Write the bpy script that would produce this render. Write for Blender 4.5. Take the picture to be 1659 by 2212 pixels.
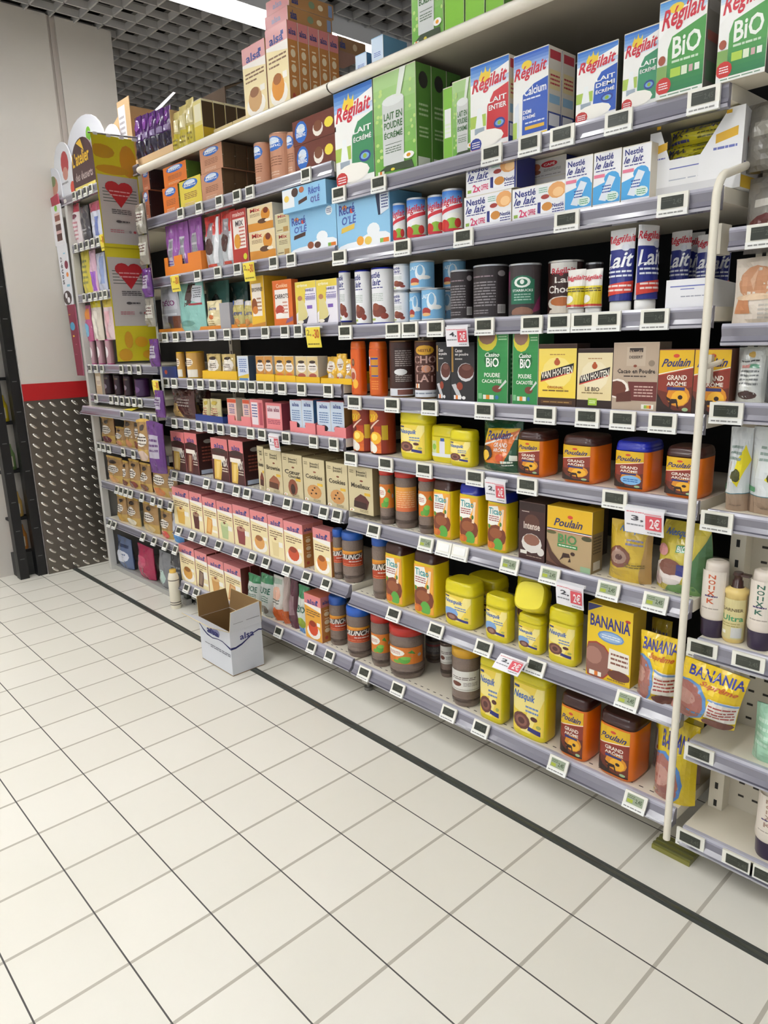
import bpy, math, random
from mathutils import Vector, Matrix
random.seed(7)
for o in list(bpy.data.objects): bpy.data.objects.remove(o)
SC=bpy.context.scene; COL=SC.collection
# ------------------------------------------------------------------ camera
CX,CY,CZ=2.9564,-0.6451,1.3141
F=1549.75; W,H=1659.0,2212.0
yaw,pit,rol=[math.radians(a) for a in (47.54765,13.5652,-1.73972)]
FW=Vector((-math.sin(yaw)*math.cos(pit),math.cos(yaw)*math.cos(pit),-math.sin(pit)))
_r=Vector((math.cos(yaw),math.sin(yaw),0)); _u=_r.cross(FW)
RT=math.cos(rol)*_r+math.sin(rol)*_u; UP=-math.sin(rol)*_r+math.cos(rol)*_u
cam=bpy.data.cameras.new('camera'); co=bpy.data.objects.new('camera',cam); COL.objects.link(co)
cam.sensor_fit='VERTICAL'; cam.sensor_height=24; cam.sensor_width=18; cam.lens=24*F/H; cam.clip_start=.02
co.matrix_world=Matrix(((RT.x,UP.x,-FW.x,CX),(RT.y,UP.y,-FW.y,CY),(RT.z,UP.z,-FW.z,CZ),(0,0,0,1)))
SC.camera=co
SC.view_settings.view_transform='Standard'; SC.view_settings.look='None'; SC.view_settings.gamma=1
SC.view_settings.use_curve_mapping=False; SC.view_settings.exposure=0.50
WORLD_STRENGTH=0.40; LAMP_STRENGTH=24.0
wd=bpy.data.worlds.new('world'); SC.world=wd; wd.use_nodes=True
wd.node_tree.nodes['Background'].inputs[0].default_value=(.93,.96,1,1)
wd.node_tree.nodes['Background'].inputs[1].default_value=WORLD_STRENGTH
# ------------------------------------------------------------------ helpers
def lin(c):
    c=c or 'cccccc'
    if isinstance(c,str): c=[int(c[i:i+2],16) for i in (0,2,4)]
    return tuple((v/255/12.92 if v/255<=.04045 else ((v/255+.055)/1.055)**2.4) for v in c)+(1,)
def mixc(a,b,t):
    a=[int(a[i:i+2],16) for i in (0,2,4)]; b=[int(b[i:i+2],16) for i in (0,2,4)]
    return '%02x%02x%02x'%tuple(int(a[i]+(b[i]-a[i])*t) for i in range(3))
MATS={}
def vmat(name,rough=.5,metal=0,coat=0,bump=0,trans=0,scale=60):
    m=bpy.data.materials.new(name); m.use_nodes=True; nt=m.node_tree; b=nt.nodes['Principled BSDF']
    a=nt.nodes.new('ShaderNodeVertexColor'); a.layer_name='Col'
    nt.links.new(a.outputs[0],b.inputs['Base Color'])
    b.inputs['Roughness'].default_value=rough; b.inputs['Metallic'].default_value=metal
    b.inputs['Coat Weight'].default_value=coat; b.inputs['Coat Roughness'].default_value=.12
    b.inputs['Transmission Weight'].default_value=trans
    if bump:
        n=nt.nodes.new('ShaderNodeTexNoise'); n.inputs['Scale'].default_value=scale; n.inputs['Detail'].default_value=3
        tc=nt.nodes.new('ShaderNodeTexCoord'); nt.links.new(tc.outputs['Object'],n.inputs['Vector'])
        bp=nt.nodes.new('ShaderNodeBump'); bp.inputs['Strength'].default_value=bump; bp.inputs['Distance'].default_value=.004
        nt.links.new(n.outputs[0],bp.inputs['Height']); nt.links.new(bp.outputs[0],b.inputs['Normal'])
    MATS[name]=m; return m
vmat('card',.45,coat=.15); vmat('plastic',.3,coat=.3); vmat('foil',.22,coat=.5,bump=.6,scale=28); vmat('metal',.3,metal=.8)
vmat('matte',.8); vmat('cream_metal',.38,coat=.2); vmat('rail',.2,coat=.5); vmat('powder',.35,coat=.5,bump=.5,scale=160); vmat('fibre',.85,bump=.15,scale=200)
class MB:
    def __init__(s): s.v=[];s.f=[];s.c=[];s.m=[];s.sm=[];s.mats=[]
    def mi(s,n):
        if n not in s.mats: s.mats.append(n)
        return s.mats.index(n)
    def face(s,pts,c,m='card',sm=False):
        i=len(s.v); s.v+=[tuple(p) for p in pts]; s.f.append(tuple(range(i,i+len(pts)))); s.c.append(c); s.m.append(s.mi(m)); s.sm.append(sm)
    def box(s,x0,y0,z0,x1,y1,z1,c,m='card',cols=None):
        P=[(x0,y0,z0),(x1,y0,z0),(x1,y1,z0),(x0,y1,z0),(x0,y0,z1),(x1,y0,z1),(x1,y1,z1),(x0,y1,z1)]
        for k,q in dict(d=(3,2,1,0),u=(4,5,6,7),f=(0,1,5,4),r=(1,2,6,5),b=(2,3,7,6),l=(3,0,4,7)).items():
            s.face([P[i] for i in q],(cols or {}).get(k,c),m)
    def grid(s,rows,c,m='card',sm=True,closed=False,cf=None):
        n=len(rows[0]); base=len(s.v)
        for r in rows: s.v+=[tuple(p) for p in r]
        for j in range(len(rows)-1):
            for i in range(n if closed else n-1):
                a=base+j*n+i; b=base+j*n+(i+1)%n
                s.f.append((a,b,b+n,a+n)); s.c.append(cf(i,j) if cf else c); s.m.append(s.mi(m)); s.sm.append(sm)
    def tube(s,path,r,c,m='metal',n=8):
        P=[Vector(p) for p in path]; rows=[]
        for i,p in enumerate(P):
            t=((P[min(i+1,len(P)-1)]-P[max(i-1,0)])).normalized()
            a=t.cross(Vector((0,0,1)) if abs(t.x)>.5 else Vector((1,0,0))).normalized(); b=t.cross(a)
            rows.append([p+r*(math.cos(2*math.pi*k/n)*a+math.sin(2*math.pi*k/n)*b) for k in range(n)])
        s.grid(rows,c,m,closed=True); s.face(rows[0][::-1],c,m); s.face(rows[-1],c,m)
    def art(s,surf,arts,m='card',off=.0004,x0=0,y0=0,sx=1,sy=1):
        lay=.00022 if isinstance(surf,GridSurf) else .00007
        for k,a in enumerate(arts):
            o=off+k*lay; t=a[0]
            if t=='r': polys=[[(a[1],a[2]),(a[3],a[2]),(a[3],a[4]),(a[1],a[4])]]; c=a[5]
            elif t=='e':
                cx,cy,rx,ry,c=a[1:6]; n=12
                polys=[]
                for i in range(0,n//2):
                    t0=math.pi*i/(n//2)-math.pi/2; t1=math.pi*(i+1)/(n//2)-math.pi/2
                    polys.append([(cx-rx*math.cos(t0),cy+ry*math.sin(t0)),(cx+rx*math.cos(t0),cy+ry*math.sin(t0)),(cx+rx*math.cos(t1),cy+ry*math.sin(t1)),(cx-rx*math.cos(t1),cy+ry*math.sin(t1))])
            elif t=='p': polys=[a[1]]; c=a[2]
            elif t=='g':
                n=7; polys=None
                for i in range(n):
                    ya=a[2]+(a[4]-a[2])*i/n; yb=a[2]+(a[4]-a[2])*(i+1)/n
                    s._poly(surf,[(a[1],ya),(a[3],ya),(a[3],yb),(a[1],yb)],mixc(a[5],a[6],i/(n-1)),o,m,x0,y0,sx,sy)
                continue
            elif t=='l':
                polys=[]; n=a[5]; c=a[6]; rr=random.Random(n*7+k)
                for i in range(n):
                    y=a[4]-(a[4]-a[2])*(i+.5)/n; hh=(a[4]-a[2])/n*.22; x=a[1]; 
                    while x<a[3]-.01:
                        w=rr.uniform(.1,.3)*(a[3]-a[1]); xe=min(x+w,a[3]); polys.append([(x,y-hh),(xe,y-hh),(xe,y+hh),(x,y+hh)]); x=xe+.03*(a[3]-a[1])
            elif t=='t':
                V,T=text(a[1]); bx0,by0,bx1,by1,c=a[2:7]; rot=a[7] if len(a)>7 else 0; sh=a[8] if len(a)>8 else 0
                mi=s.mi(m); base=len(s.v)
                for (u,v) in V:
                    X=bx0+(bx1-bx0)*(u+sh*(v-.5)*.3); Y=by0+(by1-by0)*(v+rot*(u-.5))
                    s.v.append(tuple(surf(x0+sx*X,y0+sy*Y,o+.0004)))
                for f in T: s.f.append(tuple(base+i for i in f)); s.c.append(c); s.m.append(mi); s.sm.append(False)
                continue
            for p in polys: s._poly(surf,p,c,o,m,x0,y0,sx,sy)
    def _poly(s,surf,p,c,o,m,x0,y0,sx,sy):
        p=[(x0+sx*max(0,min(1,x)),y0+sy*max(0,min(1,y))) for x,y in p]
        us=surf.us; vs=surf.vs
        x0_=min(q[0] for q in p); x1_=max(q[0] for q in p); y0_=min(q[1] for q in p); y1_=max(q[1] for q in p)
        cu=[u for u in us if x0_<u<x1_]; cv=[v for v in vs if y0_<v<y1_]
        eu=[x0_]+cu+[x1_]; ev=[y0_]+cv+[y1_]
        for i in range(len(eu)-1):
            q=clip(clip(p,0,eu[i],1),0,eu[i+1],-1) if len(eu)>2 else p
            if len(q)<3: continue
            for j in range(len(ev)-1):
                z=clip(clip(q,1,ev[j],1),1,ev[j+1],-1) if len(ev)>2 else q
                if len(z)>=3: s.face([surf(x,y,o) for x,y in z],c,m)
    def build(s,name,parent=None,loc=None,rz=0):
        me=bpy.data.meshes.new(name); me.from_pydata(s.v,[],s.f)
        for n in s.mats: me.materials.append(MATS[n])
        ca=me.color_attributes.new('Col','FLOAT_COLOR','CORNER'); buf=[]; cache={}
        for p,c in zip(me.polygons,s.c):
            if c not in cache: cache[c]=lin(c)
            buf+=list(cache[c])*p.loop_total
        ca.data.foreach_set('color',buf)
        me.polygons.foreach_set('material_index',s.m); me.polygons.foreach_set('use_smooth',s.sm)
        me.update(); o=bpy.data.objects.new(name,me); COL.objects.link(o)
        if parent: o.parent=parent
        if loc: o.location=loc
        if rz: o.rotation_euler.z=rz
        return o
def clip(p,ax,val,sg):
    out=[]
    for i in range(len(p)):
        a=p[i-1]; b=p[i]; da=(a[ax]-val)*sg; db=(b[ax]-val)*sg
        if (da>=0)!=(db>=0):
            t=da/(da-db); q=(a[0]+(b[0]-a[0])*t,a[1]+(b[1]-a[1])*t); out.append(q)
        if db>=0: out.append(b)
    return out
_T={}
def text(st):
    if st in _T: return _T[st]
    cu=bpy.data.curves.new('t','FONT'); cu.body=st; cu.resolution_u=1 if len(st)>9 else 2; cu.offset=.022; cu.fill_mode='FRONT'
    cu.align_x='CENTER'
    o=bpy.data.objects.new('t',cu); COL.objects.link(o)
    dg=bpy.context.evaluated_depsgraph_get(); me=o.evaluated_get(dg).to_mesh()
    V=[(v.co.x,v.co.y) for v in me.vertices]; T=[tuple(p.vertices) for p in me.polygons]
    o.evaluated_get(dg).to_mesh_clear(); bpy.data.objects.remove(o); bpy.data.curves.remove(cu)
    xa=min(v[0] for v in V); xb=max(v[0] for v in V); ya=min(v[1] for v in V); yb=max(v[1] for v in V)
    V=[((x-xa)/(xb-xa),(y-ya)/(yb-ya)) for x,y in V]
    _T[st]=(V,T); return _T[st]
class Plane:
    us=();vs=()
    def __init__(s,o,U,V): s.o=Vector(o);s.U=Vector(U);s.V=Vector(V);s.n=s.U.cross(s.V).normalized()
    def __call__(s,u,v,off): return s.o+s.U*u+s.V*v+s.n*off
class Outline:
    "closed plan outline; length 0 is the front centre (-y), growing towards +x"
    def __init__(s,w,d,p=2,n=40):
        pts=[]
        for i in range(n):
            a=2*math.pi*i/n; sx=math.sin(a); cy=-math.cos(a)
            e=2/p; pts.append((w/2*math.copysign(abs(sx)**e,sx),d/2*math.copysign(abs(cy)**e,cy)))
        if p>2.2:  # even spacing
            L=[0]
            for i in range(n): a=pts[i];b=pts[(i+1)%n]; L.append(L[-1]+math.hypot(b[0]-a[0],b[1]-a[1]))
            q=[]
            for i in range(n):
                t=L[-1]*i/n; k=max(j for j in range(n) if L[j]<=t); f=(t-L[k])/max(1e-9,L[k+1]-L[k]); a=pts[k];b=pts[(k+1)%n]
                q.append((a[0]+(b[0]-a[0])*f,a[1]+(b[1]-a[1])*f))
            pts=q
        s.p=pts; s.n=n; s.L=[0]
        for i in range(n): a=pts[i];b=pts[(i+1)%n]; s.L.append(s.L[-1]+math.hypot(b[0]-a[0],b[1]-a[1]))
        s.tot=s.L[-1]
    def ring(s,z,k=1,dk=0):
        return [(x*k+math.copysign(dk,x) if abs(x)>1e-6 else 0,y*k+math.copysign(dk,y) if abs(y)>1e-6 else 0,z) for x,y in s.p] if dk else [(x*k,y*k,z) for x,y in s.p]
    def at(s,t):
        t=t%s.tot; k=0
        while k<s.n-1 and s.L[k+1]<=t: k+=1
        f=(t-s.L[k])/(s.L[k+1]-s.L[k]); a=s.p[k]; b=s.p[(k+1)%s.n]
        n=Vector((b[1]-a[1],-(b[0]-a[0]),0)).normalized()
        return a[0]+(b[0]-a[0])*f,a[1]+(b[1]-a[1])*f,n
class Wrap:
    def __init__(s,ol,s0,s1,z0,z1,k=1):
        s.ol=ol;s.s0=s0;s.s1=s1;s.z0=z0;s.z1=z1;s.k=k
        s.us=[u for u in sorted((l+o-s0)/(s1-s0) for l in ol.L for o in (0,-ol.tot)) if 0.001<u<.999]; s.vs=()
    def __call__(s,u,v,off):
        x,y,n=s.ol.at(s.s0+(s.s1-s.s0)*u)
        return Vector((x*s.k,y*s.k,s.z0+(s.z1-s.z0)*v))+n*off
class GridSurf:
    def __init__(s,rows,front=-1):
        s.R=[[Vector(p) for p in r] for r in rows]; s.nv=len(rows)-1; s.nu=len(rows[0])-1
        s.us=[i/s.nu for i in range(1,s.nu)]; s.vs=[j/s.nv for j in range(1,s.nv)]
    def __call__(s,u,v,off):
        u=max(0,min(.99999,u))*s.nu; v=max(0,min(.99999,v))*s.nv; i=int(u);j=int(v);a=u-i;b=v-j
        R=s.R; p=(R[j][i]*(1-a)+R[j][i+1]*a)*(1-b)+(R[j+1][i]*(1-a)+R[j+1][i+1]*a)*b
        n=(R[j][i+1]-R[j][i]).cross(R[j+1][i]-R[j][i]).normalized()
        return p+n*(off*1.6+.0012)
LABELS={}
def tag(o,label,cat,group=None,kind=None):
    if label:
        n=len(label.split())
        if n>16 or n<4: print('LABEL LENGTH',n,label)
        if label in LABELS and not (group and LABELS[label]==group+'*'): print('DUP LABEL',label)
        LABELS[label]=group; o['label']=label; o['category']=cat
    if group: o['group']=group
    if kind: o['kind']=kind
    return o
def thing(name,label,cat,loc=(0,0,0),group=None,rz=0):
    o=bpy.data.objects.new(name,None); COL.objects.link(o); o.empty_display_size=.05; o.location=loc; o.rotation_euler.z=rz
    return tag(o,label,cat,group)
def dup(root,loc,label):
    r=root.copy(); COL.objects.link(r); r.location=loc
    if label:
        r['label']=label
        if label in LABELS: print('DUP LABEL',label)
        LABELS[label]=1
    for ch in list(root.children):
        c=ch.copy(); COL.objects.link(c); c.parent=r
        for g in ch.children: d=g.copy(); COL.objects.link(d); d.parent=c
    return r
def xat(px,Y,z):
    k=px-W/2; dy=Y-CY; dz=z-CZ
    return CX-(dy*(F*RT.y-k*FW.y)+dz*(F*RT.z-k*FW.z))/(F*RT.x-k*FW.x)
def zat(py,x,Y):
    k=H/2-py; dx=x-CX; dy=Y-CY
    return CZ-(dx*(F*UP.x-k*FW.x)+dy*(F*UP.y-k*FW.y))/(F*UP.z-k*FW.z)
def struct(name,mb,**k):
    o=mb.build(name,**k); o['kind']='structure'; return o
def nodemat(name,color,rough=.6,metal=0,noise=0,scale=8):
    m=bpy.data.materials.new(name); m.use_nodes=True; nt=m.node_tree; b=nt.nodes['Principled BSDF']
    b.inputs['Base Color'].default_value=lin(color); b.inputs['Roughness'].default_value=rough; b.inputs['Metallic'].default_value=metal
    if noise:
        tc=nt.nodes.new('ShaderNodeTexCoord'); n=nt.nodes.new('ShaderNodeTexNoise'); n.inputs['Scale'].default_value=scale; n.inputs['Detail'].default_value=4
        mx=nt.nodes.new('ShaderNodeMix'); mx.data_type='RGBA'; mx.inputs[6].default_value=lin(color)
        c2=[v*(1-noise) for v in lin(color)[:3]]+[1]; mx.inputs[7].default_value=c2
        nt.links.new(tc.outputs['Object'],n.inputs['Vector']); nt.links.new(n.outputs[0],mx.inputs[0]); nt.links.new(mx.outputs[2],b.inputs['Base Color'])
    MATS[name]=m; return m
# ------------------------------------------------------------------ lamps
def emat(name,c,s):
    m=bpy.data.materials.new(name); m.use_nodes=True; b=m.node_tree.nodes['Principled BSDF']
    b.inputs['Emission Color'].default_value=lin(c); b.inputs['Emission Strength'].default_value=s; b.inputs['Base Color'].default_value=(.8,.8,.8,1)
    MATS[name]=m
emat('lamp_glow','fbfbf9',LAMP_STRENGTH)
def luminaire(x,y0,y1,label):
    t=thing('ceiling_light',label,'light',(x,(y0+y1)/2,3.03),'fluorescent light strips in the ceiling grid')
    L=(y1-y0)/2
    b=MB(); b.box(-.105,-L,.07,.105,L,.09,'c8c8c8','cream_metal'); b.box(-.105,-L,-.055,-.10,L,.07,'f0f0f2','matte'); b.box(.10,-L,-.055,.105,L,.07,'f0f0f2','matte'); b.build('housing',t)
    b=MB(); b.box(-.085,-L+.01,.05,.085,L-.01,.068,'ffffff','lamp_glow'); b.build('diffuser',t)
luminaire(-.60,-5.4,4.0,'long fluorescent ceiling light strip above the far shelf boxes')
luminaire(1.05,-5.4,.55,'fluorescent ceiling light strip over the middle of the aisle')
luminaire(2.75,-5.4,.55,'fluorescent ceiling light strip over the near end of the aisle')
# ------------------------------------------------------------------ floor
def floor_mat():
    m=bpy.data.materials.new('floor_tiles'); m.use_nodes=True; nt=m.node_tree; b=nt.nodes['Principled BSDF']; N=nt.nodes.new; Lk=nt.links.new
    tc=N('ShaderNodeTexCoord'); sp=N('ShaderNodeSeparateXYZ'); Lk(tc.outputs['Object'],sp.inputs[0])
    def mth(op,a,c=None,v=None):
        n=N('ShaderNodeMath'); n.operation=op
        if isinstance(a,(int,float)): n.inputs[0].default_value=a
        else: Lk(a,n.inputs[0])
        if c is not None:
            if isinstance(c,(int,float)): n.inputs[1].default_value=c
            else: Lk(c,n.inputs[1])
        return n.outputs[0]
    def line(o,half,shift=0.0):
        d=mth('PINGPONG',mth('ADD',o,shift),.1)   # 0 at multiples of .2
        return mth('LESS_THAN',d,half)
    gx=line(sp.outputs[0],.0042)         # joints that run across the aisle
    near=mth('LESS_THAN',sp.outputs[1],.79)
    far=mth('MULTIPLY',line(sp.outputs[1],.0018,-.02),mth('GREATER_THAN',sp.outputs[1],.9)); nr=line(sp.outputs[1],.0018)
    gy=mth('ADD',mth('MULTIPLY',nr,near),mth('MULTIPLY',far,mth('SUBTRACT',1,near)))
    vx=N('ShaderNodeCombineXYZ'); Lk(mth('FLOOR',mth('DIVIDE',sp.outputs[0],.2)),vx.inputs[0]); Lk(mth('FLOOR',mth('DIVIDE',sp.outputs[1],.2)),vx.inputs[1])
    wn=N('ShaderNodeTexWhiteNoise'); Lk(vx.outputs[0],wn.inputs[0])
    nz=N('ShaderNodeTexNoise'); nz.inputs['Scale'].default_value=2.2; Lk(tc.outputs['Object'],nz.inputs['Vector'])
    def mix(f,a,c):
        n=N('ShaderNodeMix'); n.data_type='RGBA'
        Lk(f,n.inputs[0])
        for i,q in ((6,a),(7,c)):
            if isinstance(q,str): n.inputs[i].default_value=lin(q)
            else: Lk(q,n.inputs[i])
        return n.outputs[2]
    base=mix(wn.outputs[0],'e2dfd6','dbd8ce'); base=mix(mth('MULTIPLY',nz.outputs[0],.35),base,'d2cdbd')
    c=mix(gx,base,'aea89c'); c=mix(gy,c,'4a4846'); Lk(c,b.inputs['Base Color'])
    r=mth('ADD',mth('MULTIPLY',mth('MAXIMUM',gx,gy),.4),.34); Lk(r,b.inputs['Roughness'])
    MATS['floor_tiles']=m
floor_mat()
b=MB(); b.box(-8,-4,-.1,7,6,0,'ffffff','floor_tiles'); struct('floor',b)
b=MB(); b.box(-1.45,.776,0,7,.806,.0015,'3d403c','matte'); b.box(-1.45,.786,.0015,7,.796,.002,'6c7068','metal'); struct('trim_1',b)
# ------------------------------------------------------------------ wall at the end of the aisle
nodemat('wall_paint','d0cac2',.6,0,.05,3); nodemat('seam_paint','b9b0a9',.7); nodemat('red_paint','b3191c',.45); nodemat('steel_plate','7d776e',.42,.85,.15,30); nodemat('steel_bump_glint','dcd8d0',.22,.92); nodemat('dark_void','0c0b0b',.9); nodemat('cream_wall','f0dfc0',.7)  # bump steel is paler than the plate: highlights put into its colour
b=MB()
b.box(-1.75,.64,1.125,-1.44,1.03,3.06,'','wall_paint'); b.box(-1.75,1.075,1.125,-1.44,1.385,3.06,'','wall_paint'); b.box(-1.75,1.03,0,-1.449,1.075,3.06,'','seam_paint'); b.box(-1.449,1.045,1.125,-1.443,1.06,3.06,'','seam_paint')
b.box(-1.75,.64,0,-1.446,1.385,1.125,'','wall_paint'); b.box(-1.75,-4,0,-1.6,.64,3.06,'','wall_paint')
struct('wall_end',b)
b=MB(); b.box(-1.447,.64,1.03,-1.436,1.385,1.125,'','red_paint'); struct('trim_2',b)
b=MB(); b.box(-1.45,.64,0,-1.441,1.385,1.03,'','steel_plate')
def bump(b,y,z,ang):
    rows=[]; a=.024;w=.0095;h=.0065
    for j in range(5):
        t=math.pi/2*j/4; rows.append([])
        for i in range(10):
            p=2*math.pi*i/10; u=a*math.cos(t)*math.cos(p); v=w*math.cos(t)*math.sin(p)
            rows[-1].append((-1.441+h*math.sin(t),y+u*math.cos(ang)-v*math.sin(ang),z+u*math.sin(ang)+v*math.cos(ang)))
    b.grid(rows,'','steel_bump_glint',closed=True)
for j in range(18):
    for i in range(13):
        y=.672+i*.062+(j%2)*.008; z=1.0-j*.0575
        if y<1.37 and z>.02: bump(b,y,z,math.radians(-40))
struct('trim_3',b)
b=MB(); b.box(-4.1,1.0,0,-4,7,3.7,'','cream_wall'); struct('wall_far',b)
b=MB(); b.box(-8,7,0,7,7.1,4,'','cream_wall'); struct('wall_back',b)
# ceiling: open-cell grid under a dark void
nodemat('grid_paint','b4b3b2',.5); nodemat('grid_back','74716f',.8)
b=MB(); g=.13
for i in range(75):
    x=-5+i*g; b.box(x-.0055,-3.5,3.05,x+.0055,6,3.085,'','grid_paint')
for j in range(73):
    y=-3.5+j*g; b.box(-5,y-.0045,3.05,4.7,y+.0045,3.085,'','grid_paint')
for i in range(75):
    for j in range(73):
        x=-5+i*g; y=-3.5+j*g; w=(.030 if (i+j*2)%3 else .075)
        b.face([(x,y,3.11),(x,y+g,3.11),(x+g-w,y+g,3.11),(x+g-w,y,3.11)],'','grid_back')
        b.face([(x+g-w,y,3.11),(x+g-w,y+g*.45,3.11),(x+g,y+g*.45,3.11),(x+g,y,3.11)],'','grid_back')
b.box(-5,-3.5,3.3,4.7,7,3.35,'','dark_void'); struct('ceiling',b)
# ------------------------------------------------------------------ shelving
CREAM='e3dccb'; RAILC='817f8b'; RAILT='b3b2be'; DARK='17181c'
BX=(-.335,1.03,2.28)
SH1=(1.872,1.615,1.372,1.165,.978,.718,.437,.143)
SH2=(1.787,1.597,1.36,1.13,.935,.697,.415,.14)
SH0=(2.11,1.86,1.60,1.222,1.058,.78,.553,.328)
SH3=(1.512,1.322,1.16,.92,.61,.343,.103)
YF=.94
def rail(b,x0,x1,zt,tilt,dy=0,m='rail'):
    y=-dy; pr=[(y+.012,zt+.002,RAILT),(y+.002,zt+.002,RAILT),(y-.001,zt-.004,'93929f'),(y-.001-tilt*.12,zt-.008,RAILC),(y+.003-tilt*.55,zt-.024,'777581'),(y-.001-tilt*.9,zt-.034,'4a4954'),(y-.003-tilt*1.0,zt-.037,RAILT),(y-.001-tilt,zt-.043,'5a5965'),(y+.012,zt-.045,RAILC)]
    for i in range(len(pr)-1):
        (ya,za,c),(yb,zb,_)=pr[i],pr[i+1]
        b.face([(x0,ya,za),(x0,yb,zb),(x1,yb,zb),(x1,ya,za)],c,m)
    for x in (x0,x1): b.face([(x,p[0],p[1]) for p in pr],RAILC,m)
def shelf(par,x0,x1,z,dep,tilt=0,dy=0,name='shelf',holes=False):
    b=MB(); b.box(x0+.004,.012-dy,z-.03,x1-.004,dep,z,CREAM,'cream_metal')
    if holes:
        n=int((x1-x0)/.03)
        for i in range(n): b.face([(x0+.02+i*.03,.03-dy,z+.0004),(x0+.032+i*.03,.03-dy,z+.0004),(x0+.032+i*.03,.034-dy,z+.0004),(x0+.02+i*.03,.034-dy,z+.0004)],'55504a','matte')
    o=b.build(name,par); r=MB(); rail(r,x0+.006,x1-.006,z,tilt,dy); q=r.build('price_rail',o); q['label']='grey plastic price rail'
    return o
def bay(name,label,x0,x1,shelves,back,backc,tops,foot=True,dep=.385,perf=False,upc=CREAM,xl=None):
    t=thing(name,label,'shelving',(0,YF,0))
    zt=tops
    b=MB(); b.box(x0+.001,.445,.08,x1-.001,.46,zt,backc,'matte')
    b.build('back_panel',t)
    for i,z in enumerate(shelves):
        tl=.020 if z<.5 else (.012 if z<.75 else 0)
        shelf(t,x0,x1,z,dep,tl,holes=(z<.8))
    return t
t1=bay('shelving_bay','left bay of the long grey shelving wall, with dessert mixes',BX[0],BX[1],SH1,0,DARK,2.08)
t2=bay('shelving_bay','middle bay of the long grey shelving wall, with cocoa and milk powder',BX[1],BX[2],SH2,0,DARK,2.08)
def topboard(t,x0,x1):
    b=MB(); b.box(x0+.001,.0,2.082,x1-.001,.44,2.098,'b8b0a2','cream_metal')
    rows=[]
    for k in range(9):
        a=math.pi*k/8; rows.append([(x,.012-.022*math.sin(a),2.083+.0165*math.cos(a)) for x in (x0+.003,x1-.003)])
    b.grid(rows,'ece6d8','cream_metal'); b.face([(x0,.012,2.066),(x0,.012,2.0995),(x0,.02,2.0995),(x0,.02,2.066)],CREAM)
    o=b.build('top_board',t)
topboard(t1,BX[0]-.01,BX[1]); topboard(t2,BX[1],3.0)
def upright(t,x,z0,z1,y=.42,c=CREAM,foot=True,w=.03):
    b=MB(); b.box(x-w/2,y-.03,z0,x+w/2,y+.02,z1,c,'cream_metal')
    n=int((z1-z0-.1)/.05)
    for i in range(n): b.box(x-.004,y-.0305,z0+.06+i*.05,x+.004,y-.03,z0+.078+i*.05,'2a2a2a','matte')
    o=b.build('upright',t)
    if foot:
        b=MB(); b.box(x-.016,.05,.03,x+.016,.42,.10,'b5b1a6','cream_metal')
        b.box(x-.008,.048,.045,x+.008,.05,.085,'3c3a38','matte')
        b.tube([(x,.07,0),(x,.07,.012)],.018,'8b8a86','metal',12); b.tube([(x,.07,.01),(x,.07,.035)],.008,'8b8a86','metal'); b.build('foot',t)
upright(t1,BX[0]+.015,.0,2.08,foot=True); upright(t2,BX[1],.0,2.08); upright(t2,BX[2],.0,2.08,foot=False)
# right bay with white shelves
X3=BX[2]+.01
t3=thing('shelving_bay','right cream shelving bay with perforated back and sparse bottles','shelving',(0,YF,0))
b=MB(); b.box(X3,.17,.05,3.6,.19,1.66,'cfc8b8','cream_metal')
for j in range(40):
    for i in range(22):
        z=.14+j*.037; x=X3+.07+i*.034
        b.face([(x,.1695,z),(x+.014,.1695,z),(x+.014,.1695,z+.006),(x,.1695,z+.006)],'3b3733','matte')
b.build('back_panel',t3)
b=MB(); b.box(X3,.20,.08,3.6,.22,2.07,DARK,'matte'); b.build('rear_panel',t3)
for z in SH3: shelf(t3,X3,3.6,z,.17,.012 if z<.7 else 0)
upright(t3,X3+.03,.0,1.67,y=.16,foot=False,w=.035)
b=MB(); b.box(X3+.1,.06,.0,X3+.16,.16,.06,'3a3834','metal'); b.tube([(X3+.25,.07,.05),(X3+.31,.075,.03),(X3+.36,.07,.05)],.014,'b8b3a8','cream_metal'); b.build('foot',t3)
t=thing('wire_divider','cream bent wire divider between middle and right shelving bays','divider',(0,YF,0))
wx=X3+.003
b=MB(); pth=[(wx,-.080,.112),(wx,-.074,.8),(wx,-.066,1.56)]
for k in range(1,7):
    a=math.pi/2*k/6; pth.append((wx,-.066+.045*(1-math.cos(a)),1.56+.055*math.sin(a)))
pth+= [(wx,.12,1.655),(wx,.15,1.662)]
b.tube(pth,.0085,'e6dfce','cream_metal',10); b.build('rod',t)
b=MB(); b.tube([(wx,-.070,1.235),(wx,.15,1.26)],.006,'e6dfce','cream_metal'); b.build('brace',t)
# peg unit at far left
X0=-1.26
t0=thing('shelving_bay','far narrow shelving bay with white side frame and bagged goods','shelving',(0,YF,0))
b=MB(); b.box(X0,.40,.05,BX[0],.42,2.1,'2b2927','matte'); b.build('back_panel',t0)
b=MB(); b.box(X0-.012,.0,0,X0+.02,.035,2.11,'c9c7c2','cream_metal'); b.box(X0-.012,.035,0,X0+.0,.41,2.11,'8f8d89','cream_metal'); b.build('side_frame',t0)
b=MB(); b.box(X0+.02,.02,0,BX[0],.05,.028,'a8a7a3','cream_metal'); b.box(X0+.02,.05,.01,BX[0]-.02,.4,.026,'8b8984','cream_metal'); b.box(BX[0]-.045,.03,0,BX[0]-.01,.08,.12,'4b514c','metal'); b.build('base_plinth',t0)
for z in SH0:
    e=.14 if z>2 else 0
    shelf(t0,X0+.02-e,BX[0]-.012,z,.40)
o=shelf(t0,X0-.03,BX[0]-.01,.99,.36,.02,.035); 
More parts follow.
